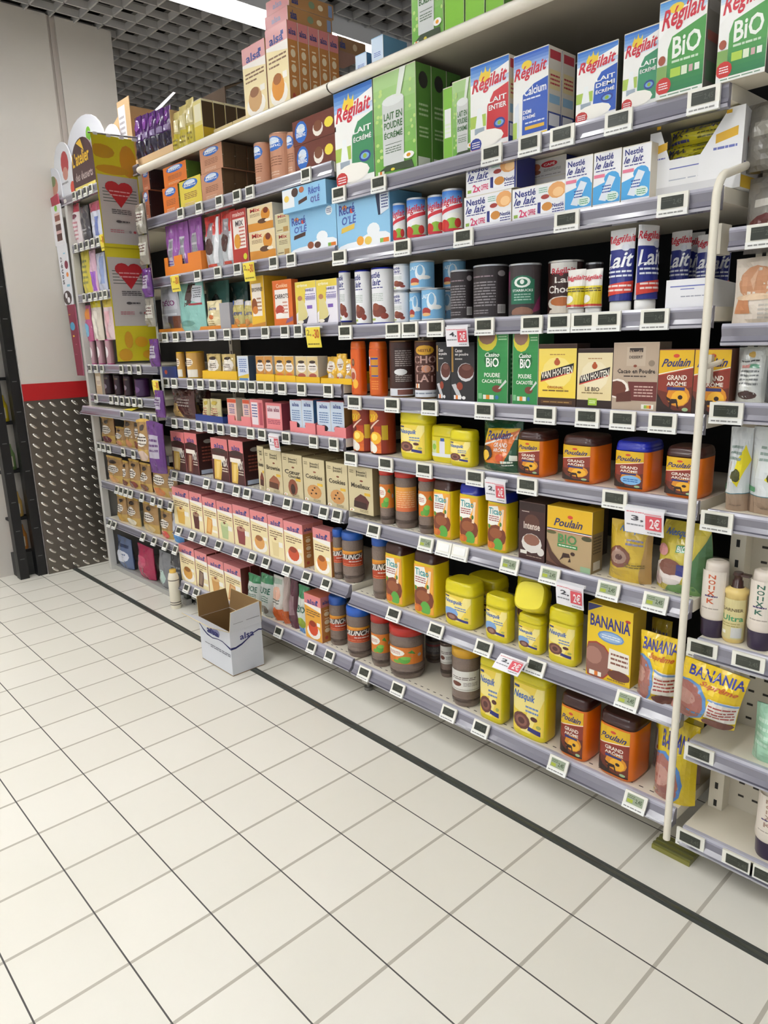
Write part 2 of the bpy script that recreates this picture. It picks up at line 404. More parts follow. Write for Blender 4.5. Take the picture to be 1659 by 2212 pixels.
for k,m in enumerate(('cap',)):
    b=MB()
    for z in (1.555,1.29): b=MB(); b.box(BX[2]-.02,.0,z-.09,BX[2]+.0,.05,z-.03,'cfc9ba','cream_metal'); b.build('end_bracket',t2)
# ------------------------------------------------------------------ artworks (u right, v up, 0..1)
def A_regilait(c,words,c2=None,badge='c2332f',top='2f6fc4'):
    a=[('r',0,0,1,1,'f1f1ee'),('g',0,.70,1,1,'dfe9f4',top),('p',[(.0,.66),(1,.80),(1,.93),(.0,.78)],'f6f6f4'),
       ('e',.38,.84,.15,.06,'e8c93c'),('p',[(.22,.82),(.30,.93),(.34,.83)],'e8c93c'),('p',[(.34,.84),(.40,.96),(.45,.84)],'e8c93c'),('p',[(.44,.84),(.53,.93),(.53,.83)],'e8c93c'),
       ('t','Régilait',.06,.66,.95,.86,'c9263a',.22,.3)]
    a+=[('p',[(.42,.08),(1,.08),(1,.70),(.62,.64),(.46,.50)],c),('r',0,.28,.42,.42,'a9c458'),('p',[(.12,.22),(.36,.22),(.30,.50),(.20,.50)],'eef2f2'),('r',.12,.20,.38,.27,'9aa7b4'),
        ('e',.45,.13,.44,.10,'f4f1e8'),('e',.78,.27,.15,.06,'2a3f8f'),('e',.78,.27,.11,.035,'79a9d8'),('e',.78,.27,.05,.025,'8fb03a')]
    n=len(words)
    for i,wd_ in enumerate(words): a.append(('t',wd_,.50,.57-.085*i-.05,.96,.57-.085*i+.008,'f4f6f4',.05))
    a+=[('e',.15,.08,.16,.08,badge),('l',.05,.04,.26,.12,3,'f0e8e8'),('r',0,0,1,.025,c2 or 'd8d8d0')]
    return a
def A_bio():
    return [('r',0,0,1,1,'f1f1ee'),('g',0,.82,1,1,'cfe0ee','3f86cc'),('p',[(0,.62),(.4,.80),(1,.88),(1,.98),(0,.80)],'f6f6f4'),('e',.36,.90,.16,.05,'e8c93c'),('t','Régilait',.08,.68,.98,.94,'c9263a',.3,.3),
       ('p',[(.22,0.05),(1,.05),(1,.74),(.3,.62),(.22,.5)],'4f9a4e'),('g',.22,.05,1,.4,'2c7a4d','4f9a4e'),('t','BiO',.32,.40,.92,.62,'eef3ea',.12),('l',.32,.33,.88,.385,1,'c6dcc2'),
       ('r',.30,.20,.52,.29,'a9c94c'),('r',.54,.20,.66,.29,'d8e2c8'),('r',.70,.21,.78,.28,'c9a4a4'),('r',.82,.21,.92,.28,'e6ece2'),('e',.10,.40,.08,.05,'a0523c'),('r',0,.10,.22,.34,'7da35a'),
       ('e',.16,.13,.17,.09,'c2332f'),('l',.06,.09,.26,.17,3,'f0e8e8'),('r',0,0,1,.05,'e8eae4'),('l',.1,.012,.95,.04,1,'6f8f78')]
def A_milkgreen():
    rr=random.Random(3); a=[('r',0,0,1,1,'8dbb5c'),('g',0,0,1,1,'6fae47','a5c987')]
    for i in range(16): x=rr.uniform(.02,.25);y=rr.uniform(.15,.9); a.append(('e',x,y,.04,.018,'b7d47c'))
    for i in range(8): x=rr.uniform(.82,.98);y=rr.uniform(.2,.9); a.append(('e',x,y,.03,.018,'b7d47c'))
    a+=[('p',[(.22,.10),(.72,.10),(.74,.72),(.22,.72)],'cfd2d0'),('e',.48,.72,.26,.05,'e2e6e4'),('p',[(.55,.74),(.66,.74),(.80,1),(.66,1)],'dfe6dc'),
        ('t','LAIT EN',.26,.54,.70,.61,'3c6b3a'),('t','POUDRE',.26,.45,.70,.52,'3c6b3a'),('t','ÉCRÉMÉ',.26,.36,.70,.43,'3c6b3a'),('r',.28,.30,.68,.305,'445a44'),('l',.28,.21,.66,.28,3,'6b7d6b'),
        ('p',[(.1,.05),(.95,.02),(.9,.10),(.3,.10)],'35452c'),('e',.83,.15,.13,.035,'f4f4ee'),('e',.83,.15,.05,.018,'e59a1e'),('r',.08,.02,.24,.055,'dfe6d4'),('r',.13,.02,.18,.055,'e07b2a'),('e',.45,.05,.05,.015,'d8c83c')]
    return a
def A_alsa(pic,head='e38a8a',mid='efdfae',kind=0,name='alsa'):
    a=[('r',0,0,1,1,mid),('r',0,.76,1,1,head),('p',[(0,.74),(1,.66),(1,.80),(0,.80)],'f4eee6'),('r',0,.78,1,1,head),('t',name,.18,.79,.82,.90,'2b3f86',.04),('r',.72,.86,.84,.91,'2b3f86'),
       ('l',.10,.56,.92,.66,2,'7a5a3c'),('l',.10,.50,.6,.55,1,'7a5a3c')]
    if kind==0: a+=[('e',.5,.18,.42,.16,'f6f1e6'),('e',.48,.26,.30,.17,pic),('e',.46,.36,.20,.07,mixc(pic,'501808',.45)),('r',.72,.34,.92,.42,'f6f1e6')]
    elif kind==1: a+=[('p',[(.25,.06),(.62,.06),(.70,.44),(.18,.44)],pic),('e',.44,.44,.26,.06,mixc(pic,'fff2c0',.4)),('e',.44,.47,.08,.03,'7a3a28'),('r',.66,.30,.92,.42,'f6f1e6')]
    else: a+=[('p',[(.12,.04),(.5,.04),(.72,.44),(.30,.50)],pic),('p',[(.2,.1),(.42,.08),(.6,.42),(.36,.46)],mixc(pic,'fff0c0',.35)),('r',.60,.12,.95,.18,'f6f1e6'),('r',.64,.30,.94,.50,'f6f1e6')]
    return a
def A_alsachoc(pic):
    return [('r',0,0,1,1,'4a1e1c'),('r',0,.74,1,1,'e07f80'),('t','alsa',.2,.78,.8,.89,'2b3f86'),('e',.5,.72,.42,.06,'3a2420'),('p',[(.08,.02),(.48,.02),(.66,.50),(.14,.50)],pic),('p',[(.2,.06),(.36,.06),(.5,.46),(.28,.46)],mixc(pic,'fff0c0',.4)),
        ('r',.05,.50,.80,.60,'efe6da'),('t','MIX',.58,.36,.95,.56,'f2ece0'),('l',.6,.22,.95,.34,2,'d8cbb8')]
def A_alsaside(c='b97a3e'):
    a=[('r',0,0,1,1,c),('r',0,.78,1,1,'d07f7c'),('t','alsa',.15,.84,.85,.92,'34427a')]
    for i in range(3): a+=[('e',.5,.62-.18*i,.24,.05,'e3d2b0'),('l',.3,.68-.18*i,.7,.72-.18*i,1,'efdcb8')]
    return a+[('e',.4,.10,.15,.04,'b04a3a')]
def A_dessert(pic,w1,w2='',shape='e'):
    a=[('r',0,0,1,1,'cdbf98'),('t','Nestlé',.36,.86,.72,.905,'3d3628'),('t','DESSERT',.36,.80,.74,.84,'3d3628'),('r',.34,.785,.36,.92,'6b6047'),('r',.74,.785,.76,.92,'6b6047'),('l',.06,.84,.22,.92,2,'7d7254'),('e',.55,.70,.07,.02,'8b4a34'),
       ('t',w1,.12,.54,.9,.64,'3d3628',-.03)]
    if w2: a.append(('t',w2,.3,.46,.9,.53,'3d3628',-.03))
    a+=[('r',.66,.40,.9,.46,'e0b43a')]
    if shape=='e': a+=[('e',.5,.25,.34,.16,pic),('e',.42,.28,.05,.02,'3a241a'),('e',.58,.22,.05,.02,'3a241a'),('e',.52,.34,.04,.02,'3a241a'),('e',.36,.20,.04,.02,'3a241a')]
    elif shape=='c': a+=[('p',[(.2,.12),(.75,.10),(.85,.28),(.7,.38),(.5,.42),(.24,.30)],pic),('p',[(.2,.12),(.75,.10),(.74,.24),(.22,.26)],mixc(pic,'000000',.4))]
    else: a+=[('e',.5,.24,.24,.19,pic),('e',.5,.20,.12,.12,mixc(pic,'000000',.6))]
    return a+[('e',.12,.05,.10,.03,'f0eee2'),('r',.08,.03,.13,.06,'d26a2a'),('l',.45,.03,.8,.09,2,'7d7254')]
def A_poulain(full=True,words=('GRAND','ARÔME'),blue=False):
    a=[('r',0,0,1,1,'e0b41c'),('e',.5,.90,.09,.03,'d24a32'),('t','Poulain',.12,.73,.92,.86,'2f3270',.10,.4),
       ('p',[(0,.58),(1,.70),(1,0),(0,0)],'8c3524'),('p',[(0,.60),(1,.72),(1,.735),(0,.615)],'f0ece0'),('p',[(0,.58),(1,.70),(1,.715),(0,.595)],'b03a30'),
       ('p',[(0,.0),(1,.0),(1,.42),(.3,.32),(0,.36)],'6a2c1c'),('e',.62,.27,.34,.17,'d98c22'),('e',.66,.24,.24,.12,'ecb12e'),
       ('t',words[0],.26,.52,.84,.60,'f4e9da',.04),('t',words[1],.26,.43,.84,.51,'f4e9da',.04),('r',.28,.36,.80,.41,'2f3270')]
    a+=[('p',[(.34,.14),(.62,.16),(.58,.22),(.42,.22)],'30180f'),('e',.68,.25,.07,.035,'30180f'),('p',[(.36,.05),(.42,.05),(.44,.16),(.38,.16)],'30180f'),('p',[(.6,.08),(.66,.06),(.60,.18),(.56,.17)],'30180f'),('p',[(.30,.20),(.42,.17),(.40,.22),(.26,.26)],'30180f')]
    a+=[('p',[(0,0),(1,0),(1,.03),(.5,.04),(.2,.14),(0,.30)],'2c1a14'),('e',.84,.06,.09,.03,'9dbb8c')]
    if blue: a+=[('e',.62,.22,.34,.13,'7fb4de'),('l',.38,.16,.86,.27,2,'2c5fa8')]
    return a
def A_poulainbio():
    return [('r',0,0,1,1,'b49a72'),('r',0,.64,1,1,'e3b51a'),('e',.52,.86,.06,.03,'d24a32'),('t','Poulain',.18,.69,.80,.82,'3a3560',.04,.3),('r',0,.625,1,.64,'2c3060'),('r',0,.61,1,.625,'f0ece0'),('r',0,.60,1,.61,'b03a30'),
       ('e',.1,.57,.12,.03,'5a5a34'),('e',.9,.56,.12,.04,'4c4a2c'),('t','BIO',.26,.42,.68,.57,'4d8c50'),('r',.25,.35,.70,.41,'3d8a4a'),('l',.28,.36,.67,.40,1,'e8f0e0'),
       ('p',[(.35,.18),(.55,.20),(.52,.26),(.38,.26)],'3a2016'),('e',.60,.27,.05,.03,'3a2016'),('p',[(.3,.12),(.4,.18),(.36,.2)],'3a2016'),('p',[(.5,.12),(.56,.13),(.54,.2)],'3a2016'),
       ('p',[(0,0),(.75,0),(.35,.08),(.12,.25),(0,.45)],'4a2a1f'),('p',[(0,.08),(.3,.02),(.1,.12),(0,.3)],'6b4634'),('r',.78,0,1,.10,'8fae8a')]
def A_vanhouten(pale=False):
    bg='e6d3a0' if pale else 'efd04a'; dk='2c1a16' if pale else '3c2416'
    a=[('r',0,0,1,1,dk),('g',0,.14,1,.93,bg,mixc(bg,'ffffff',.15)),('e',.5,.55,.4,.25,mixc(bg,'ffffff',.3)),('l',.30,.82,.70,.85,1,'a8743a'),
       ('p',[(.06,.40),(.92,.56),(.94,.70),(.08,.54)],'1e1614'),('p',[(.06,.39),(.92,.55),(.92,.57),(.06,.41)],'c9463a'),('t','VAN HOUTEN',.08,.49,.91,.61,'efe9d8',.95*.9),('e',.5,.71,.08,.05,'b4552c'),('e',.5,.76,.04,.02,'b4552c')]
    if pale: a+=[('t','LE BIO',.24,.29,.66,.36,'57452c'),('l',.14,.24,.76,.28,1,'8b7448'),('r',.34,.05,.60,.17,'9fc03c'),('l',.38,.08,.56,.14,2,'e8f2d0')]
    else: a+=[('t','ORIGINAL',.25,.29,.68,.33,'b5642c'),('l',.12,.23,.82,.28,1,'7d6028'),('r',.08,.04,.92,.10,'5a3a1c'),('l',.15,.055,.85,.085,1,'b08c4c')]
    return a
def A_dessertchoc():
    return [('r',0,0,1,1,'b5a18c'),('r',.3,.66,.72,.94,'bfae9a'),('r',.36,.86,.66,.92,'3a302c'),('t','Nestlé',.38,.83,.64,.89,'b5a18c'),('t','DESSERT',.36,.77,.66,.81,'4a3c34'),('e',.86,.70,.07,.045,'8d7d6b'),('e',.50,.66,.04,.02,'8b4a34'),
       ('t','Cacao en Poudre',.10,.55,.95,.62,'3a302c'),('l',.25,.49,.75,.53,1,'4a3c34'),('p',[(.45,.15),(1,.15),(1,.43),(.35,.43)],'6a2e2a'),('l',.5,.2,.92,.38,4,'c9a89c'),
       ('e',.12,.32,.26,.15,'efe6dc'),('e',.10,.32,.22,.12,'6b3a2a'),('p',[(.1,.12),(.45,.14),(.42,.3),(.1,.24)],'5a2c20'),('r',.68,.03,.95,.10,'f0eee2'),('r',.74,.04,.80,.09,'8cb04a'),('r',.80,.04,.86,.09,'e0a62a'),('r',.86,.04,.90,.09,'c9502a')]
def A_nesquik(big=False,choc=True,bio=False):
    a=[('r',0,0,1,1,'ecd04e'),('p',[(.3,0),(.6,0),(1,.8),(1,1),(.8,1)],'f3e28c'),('e',.30,.65,.42,.25,'f3e28c'),('r',.05,.90,.24,.95,'2c3a78'),
       ('t','Nesquik',.06,.64,.74,.84,'2a62b8',.0,.3),('l',.45,.42,.85,.60,2,'6d86b8')]
    if choc: a+=[('e',.32,.22,.28,.18,'6b3f38'),('e',.32,.22,.19,.12,'8c5c50'),('e',.32,.22,.11,.07,'5a3430'),('e',.72,.34,.11,.05,'5a3028')]
    else: a+=[('e',.28,.30,.30,.20,'7fa6d8'),('e',.34,.14,.24,.14,'6b3f38'),('e',.34,.14,.13,.08,'9c7468')]
    a+=[('p',[(.52,.06),(.92,.02),(.92,.12),(.56,.15)],'2c2f78'),('e',.86,.20,.07,.04,'a8a850')]
    if bio: a+=[('r',.62,.52,.86,.64,'4d9a58'),('t','BIO',.64,.54,.84,.62,'eef6ea')]
    return a
def A_ticao(c='d97a2a'):
    return [('r',0,0,1,1,'f0a83c'),('p',[(0,.55),(.1,.95),(.6,.98),(.75,.75),(.55,.50)],'f4f2ea'),('t','Ticao',.12,.78,.82,.93,'3f9a9c'),('l',.12,.62,.66,.76,3,'a03a3a'),('e',.52,.30,.50,.26,'7a3a20'),('e',.50,.36,.34,.12,'94522e'),
       ('p',[(.72,.45),(.84,.45),(.92,.92),(.80,.92)],'f2d8bc'),('e',.62,.10,.26,.16,'5ba640'),('e',.14,.5,.07,.05,'4d8c34'),('e',.76,.58,.06,.05,'3f7a30'),('e',.25,.08,.22,.08,'c9662a'),('r',.05,.02,.28,.12,c)]
def A_jarorange():
    return [('r',0,0,1,1,'d97a26'),('e',.28,.66,.26,.24,'f0eee2'),('l',.12,.55,.44,.75,3,'b84a3c'),('e',.52,.22,.14,.20,'5ba640'),('e',.56,.36,.12,.10,'7cc04c'),('e',.35,.12,.10,.10,'6aa03c'),('p',[(.6,.7),(.78,.6),(.70,.85)],'4d8c34'),('e',.88,.5,.05,.1,'b8b0a8')]
def A_crunch():
    return [('r',0,0,1,1,'b23c14'),('g',0,.55,1,1,'c25a18','e09a26'),('p',[(.05,.40),(.95,.56),(.95,.86),(.05,.72)],'463c38'),('t','CRUNCH',.05,.44,.95,.78,'eee9e2',.18,.2),('l',.45,.26,.95,.38,1,'e8e0d8'),('r',0,0,1,.05,'d9663a'),('l',.2,.10,.9,.16,1,'e8a078')]
def A_white(c='b04a3a'):
    return [('r',0,0,1,1,'dcdad4'),('l',.15,.55,.85,.72,2,'5a4a44'),('e',.3,.34,.15,.12,'6b3a2a'),('l',.5,.25,.9,.45,3,'8a8480'),('r',0,.05,1,.1,'b0aca4')]
def A_nestle(cookie=False):
    a=[('r',0,0,1,1,'eeeef0'),('t','Nestlé',.08,.84,.72,.95,'27307c'),('t','le lait',.08,.70,.74,.82,'27307c',.0,.4),('l',.08,.64,.8,.68,1,'27307c')]
    if cookie: a+=[('e',.60,.22,.30,.12,'7a3a2c'),('e',.50,.30,.16,.07,'8b4a34'),('e',.84,.12,.14,.06,'8b3a2c'),('l',.2,.40,.8,.56,5,'b9c4bc'),('r',.25,.04,.5,.08,'b0c060')]
    else: a+=[('p',[(0,.06),(1,.06),(1,.48),(.9,.52),(0,.38)],'4aa3dc'),('e',.68,.50,.28,.12,'4aa3dc'),('p',[(.22,.14),(.48,.10),(.82,.50),(.58,.56)],'dfe6ee'),('l',.34,.24,.66,.40,3,'2b4c98'),('e',.72,.17,.24,.09,'dcebe4'),('l',.56,.11,.88,.22,3,'4d9a68'),('r',.02,.54,.42,.60,'e07a94')]
    return a
def A_nestlewide():
    return [('r',0,0,1,1,'eeeef0'),('t','Nestlé',.05,.72,.46,.92,'27307c'),('t','le lait',.05,.48,.46,.70,'27307c',0,.4),('l',.05,.40,.48,.46,1,'27307c'),('t','2x',.14,.10,.30,.34,'d23a6a'),('t','OFFRE',.31,.12,.46,.3,'d23a6a'),('r',.03,.1,.11,.2,'8cae4a'),
      ('e',.86,.74,.17,.24,'e3a568'),('e',.88,.68,.10,.14,'f0c58c'),('e',.64,.60,.08,.07,'a03a34'),('l',.52,.72,.68,.9,3,'7fb49c'),('p',[(.52,.12),(.98,.06),(.98,.34),(.52,.46)],'f4f4f6'),('p',[(.50,.14),(.56,.12),(.56,.46),(.50,.46)],'27307c'),('e',.68,.30,.10,.13,'c9883e'),('t','Nestlé',.78,.24,.99,.36,'27307c'),('l',.78,.08,.99,.22,2,'27307c')]
def A_coffee():
    return [('r',0,0,1,1,'dcdad8'),('e',.14,.62,.11,.2,'3f8fd0'),('e',.18,.35,.10,.12,'9a6a48'),('e',.38,.62,.10,.2,'b8694a'),('e',.40,.34,.09,.12,'8c5a48'),('e',.66,.68,.17,.17,'c9303c'),('t','CAFÉ',.55,.60,.78,.76,'f0eeea'),('l',.55,.3,.9,.45,2,'8c8a88'),('l',.3,.08,.9,.16,1,'8c8a88')]
def A_recre(van=False):
    a=[('r',0,0,1,1,'8ec2e4'),('t','Récré',.05,.70,.36,.90,'3b4fa0',.1),('t','O’LÉ',.10,.50,.38,.70,'4a5fb0',.05,.2),('e',.16,.83,.05,.05,'e08a34'),('e',.30,.75,.04,.05,'d2523c'),('p',[(.08,.34),(.34,.40),(.35,.50),(.09,.44)],'d8b850' if van else '4a2c26'),('e',.86,.88,.07,.11,'eef2f6'),('l',.81,.82,.91,.94,3,'2b3a78')]
    a+=[('e',.75,.10,.35,.16,'eef2f6'),('e',.4,.04,.4,.10,'eef2f6'),('e',.70,.30,.12,.14,'eef2f6'),('e',.45,.14,.07,.09,'e8a23c' if van else '8a4a2c'),('e',.60,.12,.07,.08,'e3c45c' if van else '5a3428'),('r',.88,.04,.98,.12,'e07b2a'),('r',.82,.04,.88,.12,'7cae4a')]
    return a
def A_regcan():
    return [('r',0,0,1,1,'eceef0'),('g',0,.72,1,1,'8cb8e4','2f6fc4'),('t','Régilait',.12,.60,.95,.86,'c9263a',.25,.2),('p',[(0,.40),(1,.60),(1,.70),(0,.50)],'cf2f3c'),('e',.7,.36,.25,.1,'f2f2ee'),('e',.62,.18,.28,.16,'8cb83c'),('e',.3,.16,.22,.15,'c9302c'),('e',.82,.2,.12,.12,'c9302c'),('r',.3,0,1,.07,'c9263a')]
def A_lightcan():
    return [('r',0,0,1,1,'7db6df'),('e',.55,.62,.18,.30,'e8f0f6'),('e',.55,.70,.10,.2,'7db6df'),('t','LAIT',.1,.72,.5,.86,'e8f0f6'),('e',.32,.28,.20,.14,'a83a34'),('e',.32,.18,.20,.06,'e3b478'),('e',.72,.42,.2,.08,'f0f0f0'),('r',.0,.0,1,.04,'dfe6ea')]
def A_sbux(front=True):
    if front: return [('r',0,0,1,1,'3c3436'),('p',[(.0,.9),(.12,.9),(.08,.5),(0,.4)],'7a2a54'),('p',[(.88,.3),(1,.4),(1,.1),(.7,.02)],'7a2a54'),('p',[(.18,.22),(.78,.22),(.78,.72),(.18,.72)],'1f6b50'),('e',.48,.70,.26,.10,'1f6b50'),('e',.48,.66,.20,.11,'e6ebe4'),('e',.48,.66,.13,.07,'1f6b50'),('e',.48,.67,.05,.05,'e6ebe4'),('t','STARBUCKS',.24,.47,.74,.52,'e0e6e0'),('l',.28,.28,.70,.44,3,'9dbcae'),('e',.48,.04,.28,.12,'8b6452')]
    return [('r',0,0,1,1,'2e2729'),('l',.05,.78,.6,.84,1,'8b7a80'),('l',.06,.20,.66,.72,9,'8b8688'),('l',.06,.05,.5,.15,2,'8b8688'),('e',.8,.86,.10,.06,'a09a9c'),('r',.70,.06,.92,.24,'cfcdcc')]+[('r',.72+i*.03,.08,.73+i*.03,.22,'222222') for i in range(6)]
def A_choclait():
    return [('r',0,0,1,1,'3a1f1a'),('r',.16,.80,.8,1,'ece9e4'),('t','Régilait',.22,.74,.76,.90,'c9263a',.1),('t','Lait',.30,.60,.74,.72,'f0ebe4'),('t','Choco',.12,.40,.80,.55,'f0ebe4'),('e',.48,.20,.40,.14,'ddd6ca'),('e',.48,.23,.30,.09,'b86a34'),('e',.48,.0,.36,.12,'ddd6ca')]
def A_chocolat():
    return [('r',0,0,1,1,'4e2a22'),('e',.5,.86,.34,.09,'d8a22a'),('t','NESTLÉ',.28,.83,.72,.89,'6a3a18'),('t','CHO',.08,.62,.92,.76,'b9948a'),('t','CO',.16,.44,.84,.60,'b9948a'),('e',.55,.52,.16,.07,'c98c6c'),('t','LAT',.2,.28,.86,.42,'b9948a'),('r',.14,.17,.32,.25,'e8e4da'),('r',.2,.17,.26,.25,'e07b2a'),('r',0,0,1,.13,'d8dbe0'),('l',.1,.04,.9,.1,1,'8a90a0')]
def A_chocback():
    return [('r',0,0,1,1,'3e221d'),('r',.3,.25,.9,.9,'35201c'),('l',.34,.55,.86,.86,8,'a59a94'),('e',.5,.45,.2,.06,'dcdcdc'),('l',.34,.26,.86,.40,4,'a59a94'),('r',0,0,1,.14,'d8dbe0'),('r',.4,.02,.9,.12,'7a4a40')]
def A_black():
    return [('r',0,0,1,1,'26262a'),('r',.02,.5,.10,.95,'9a7430'),('t','Cacao',.18,.84,.5,.90,'e8e6e4'),('t','en poudre',.18,.77,.76,.83,'e8e6e4'),('l',.18,.70,.5,.75,1,'b8b4b0'),('e',.64,.50,.36,.16,'c8c8ca'),('e',.66,.52,.34,.13,'5a2e26'),('e',.68,.58,.2,.05,'74483c'),('p',[(.02,.28),(.2,.30),(.5,.05),(.3,.05)],'bdbdc0'),('e',.38,.26,.14,.07,'8e3a24'),('r',.12,.03,.44,.10,'e8e6e4'),('r',.2,.03,.3,.10,'e07b2a'),('e',.56,.06,.08,.03,'e8e6e4')]
def A_casbio():
    return [('r',0,0,1,1,'2f8a48'),('g',0,.5,1,1,'2f8a48','3f9a54'),('e',.34,.88,.32,.16,'d6c83a'),('e',.32,.93,.28,.12,'8f6c5c'),('l',.7,.86,.96,.93,2,'b9dcb4'),('e',.5,.60,.28,.11,'1c6a38'),('t','Casino',.26,.64,.74,.70,'f0f4ec',.0,.3),('t','BiO',.30,.50,.72,.63,'f4f6f0'),('t','POUDRE',.24,.36,.76,.42,'eef2e8'),('t','CACAOTÉE',.16,.28,.82,.34,'eef2e8'),
      ('e',.66,.20,.16,.05,'7a3c30'),('p',[(.7,.2),(.76,.2),(.98,.30),(.94,.33)],'cfd6d0'),('r',.04,.05,.16,.13,'7cba88'),('r',.2,.05,.56,.11,'e6ece0'),('r',.30,.05,.42,.11,'e0902a'),('e',.66,.08,.06,.03,'2f6fa4')]
def A_orangebot():
    return [('r',0,0,1,1,'d95d14'),('e',.42,.72,.16,.09,'6a4432'),('e',.42,.73,.09,.05,'a07a5c'),('e',.35,.44,.36,.16,'d8b49c'),('e',.40,.42,.22,.09,'a84a30'),('e',.6,.24,.26,.11,'ecb43a'),('r',.0,.04,.4,.14,'c24a18')]
def A_orangeback():
    return [('r',0,0,1,1,'cf5b18'),('r',.34,.40,.9,.86,'c98a22'),('r',.34,.42,.9,.45,'3a3f98'),('r',.34,.64,.9,.67,'3a3f98'),('r',.34,.80,.9,.84,'3a3f98'),('r',.05,.66,.26,.86,'e8e6f0'),('r',.08,.7,.2,.82,'3a4a9a'),('l',.34,.12,.9,.34,4,'e08a3c'),('l',.08,.3,.24,.6,4,'e08a3c')]
def A_hot():
    return [('r',0,0,1,1,'8e2c14'),('g',0,0,.75,.6,'e8742a','b23c14'),('r',0,.86,.25,1,'2b3a88'),('e',.38,.82,.30,.14,'e59a26'),('t','HOT',.10,.72,.62,.86,'f2dc2c',.1,.3),('e',.26,.52,.26,.14,'6a2a1c'),('p',[(.3,.55),(.36,.52),(.72,.74),(.66,.74)],'e8c8b4'),('e',.55,.34,.22,.14,'f0b42c'),('e',.52,.36,.12,.08,'f8e070'),('e',.3,.14,.25,.12,'e8ded4'),('e',.16,.22,.12,.08,'3a62b8'),('e',.5,.10,.12,.1,'f4eedf'),('r',.78,.3,.98,.62,'c9a61e')]
def A_ban(box=True):
    a=[('r',0,0,1,1,'ecc81e'),('p',[(0,1),(.36,1),(0,.88)],'2c2f6e'),('t','BANANIA',.06,.70,.96,.86,'2f2f86',.0),('e',.90,.87,.06,.02,'c9402c'),('e',.54,.60,.30,.08,'6d94cc'),('e',.54,.60,.26,.06,'9ab8dc'),('l',.34,.57,.74,.63,2,'e8eef6'),
       ('e',.22,.24,.38,.26,'a83a2c'),('e',.22,.24,.35,.24,'8c5c50'),('e',.16,.30,.2,.12,'a8786a'),('p',[(.5,.18),(.98,.18),(.96,.44),(.52,.46)],'ece6da'),('l',.56,.24,.94,.42,3,'8a5a48'),('e',.76,.12,.26,.07,'6a3a2c'),('r',.08,.03,.36,.09,'f0eee2'),('r',.2,.03,.28,.09,'e07b2a'),('l',.5,.02,.9,.06,1,'9a7a20')]
    return a
def A_banbag():
    return [('r',0,0,1,1,'ecc81e'),('t','BANANIA',.12,.76,.98,.93,'3a3f98',.05),('t','Suprême',.34,.62,.92,.73,'c9602c',-.1,.4),('e',.16,.30,.38,.38,'5f8fc4'),('e',.13,.29,.35,.35,'a3675c'),('e',.16,.38,.18,.12,'b98a7e'),('p',[(.52,.16),(.98,.14),(.98,.48),(.56,.52)],'e8e2d8'),('p',[(.52,.48),(.98,.44),(.98,.47),(.53,.51)],'7a9cc8'),('l',.56,.2,.95,.42,4,'a84a44'),('e',.74,.08,.24,.08,'6a3a2c')]
def A_montblanc(base='c08a6c',horiz=False,d='7a4a34'):
    if horiz: return [('r',0,0,1,1,base),('e',.20,.5,.15,.44,'2f6cc4'),('e',.20,.62,.10,.2,'cfe0f0'),('t','Mont',.10,.5,.30,.68,'f0f4f8'),('t','Blanc',.09,.3,.31,.48,'f0f4f8'),('e',.60,.4,.12,.3,'efe6da'),('e',.60,.5,.10,.22,d),('e',.85,.5,.1,.2,'e8d44a')]
    return [('r',0,0,1,1,base),('e',.5,.80,.36,.17,'2f6cc4'),('e',.5,.86,.24,.08,'cfe0f0'),('t','Mont',.24,.80,.76,.88,'f0f4f8'),('t','Blanc',.22,.72,.78,.79,'f0f4f8'),('l',.2,.28,.8,.52,4,'8a5a40'),('l',.2,.06,.7,.18,2,'d8b8a0')]
def A_lines(bg,fg,panel=None,pic=None,head=None,word=None,wc='2b3f86'):
    a=[('r',0,0,1,1,bg)]
    if head: a.append(('r',0,.78,1,1,head))
    if panel: a.append(('r',.14,.34,.86,.72,panel))
    if word: a.append(('t',word,.18,.56,.82,.68,wc))
    if fg: a.append(('l',.2,.38,.8,.54,3,fg))
    if pic: a+=[('e',.5,.18,.30,.14,pic),('e',.5,.20,.16,.07,mixc(pic,'ffffff',.4))]
    return a
def A_brownpack(pic,word):
    return [('r',0,0,1,1,'a07c4c'),('r',0,0,1,.3,'b8964c'),('e',.5,.52,.34,.16,'e3dcd0'),('e',.5,.80,.2,.07,'3a2a22'),('l',.2,.48,.8,.62,2,'4a3a30'),('l',.22,.40,.78,.46,1,'6a5a4c'),('e',.5,.14,.36,.13,pic),('r',0,.93,1,1,'c9a24a')]
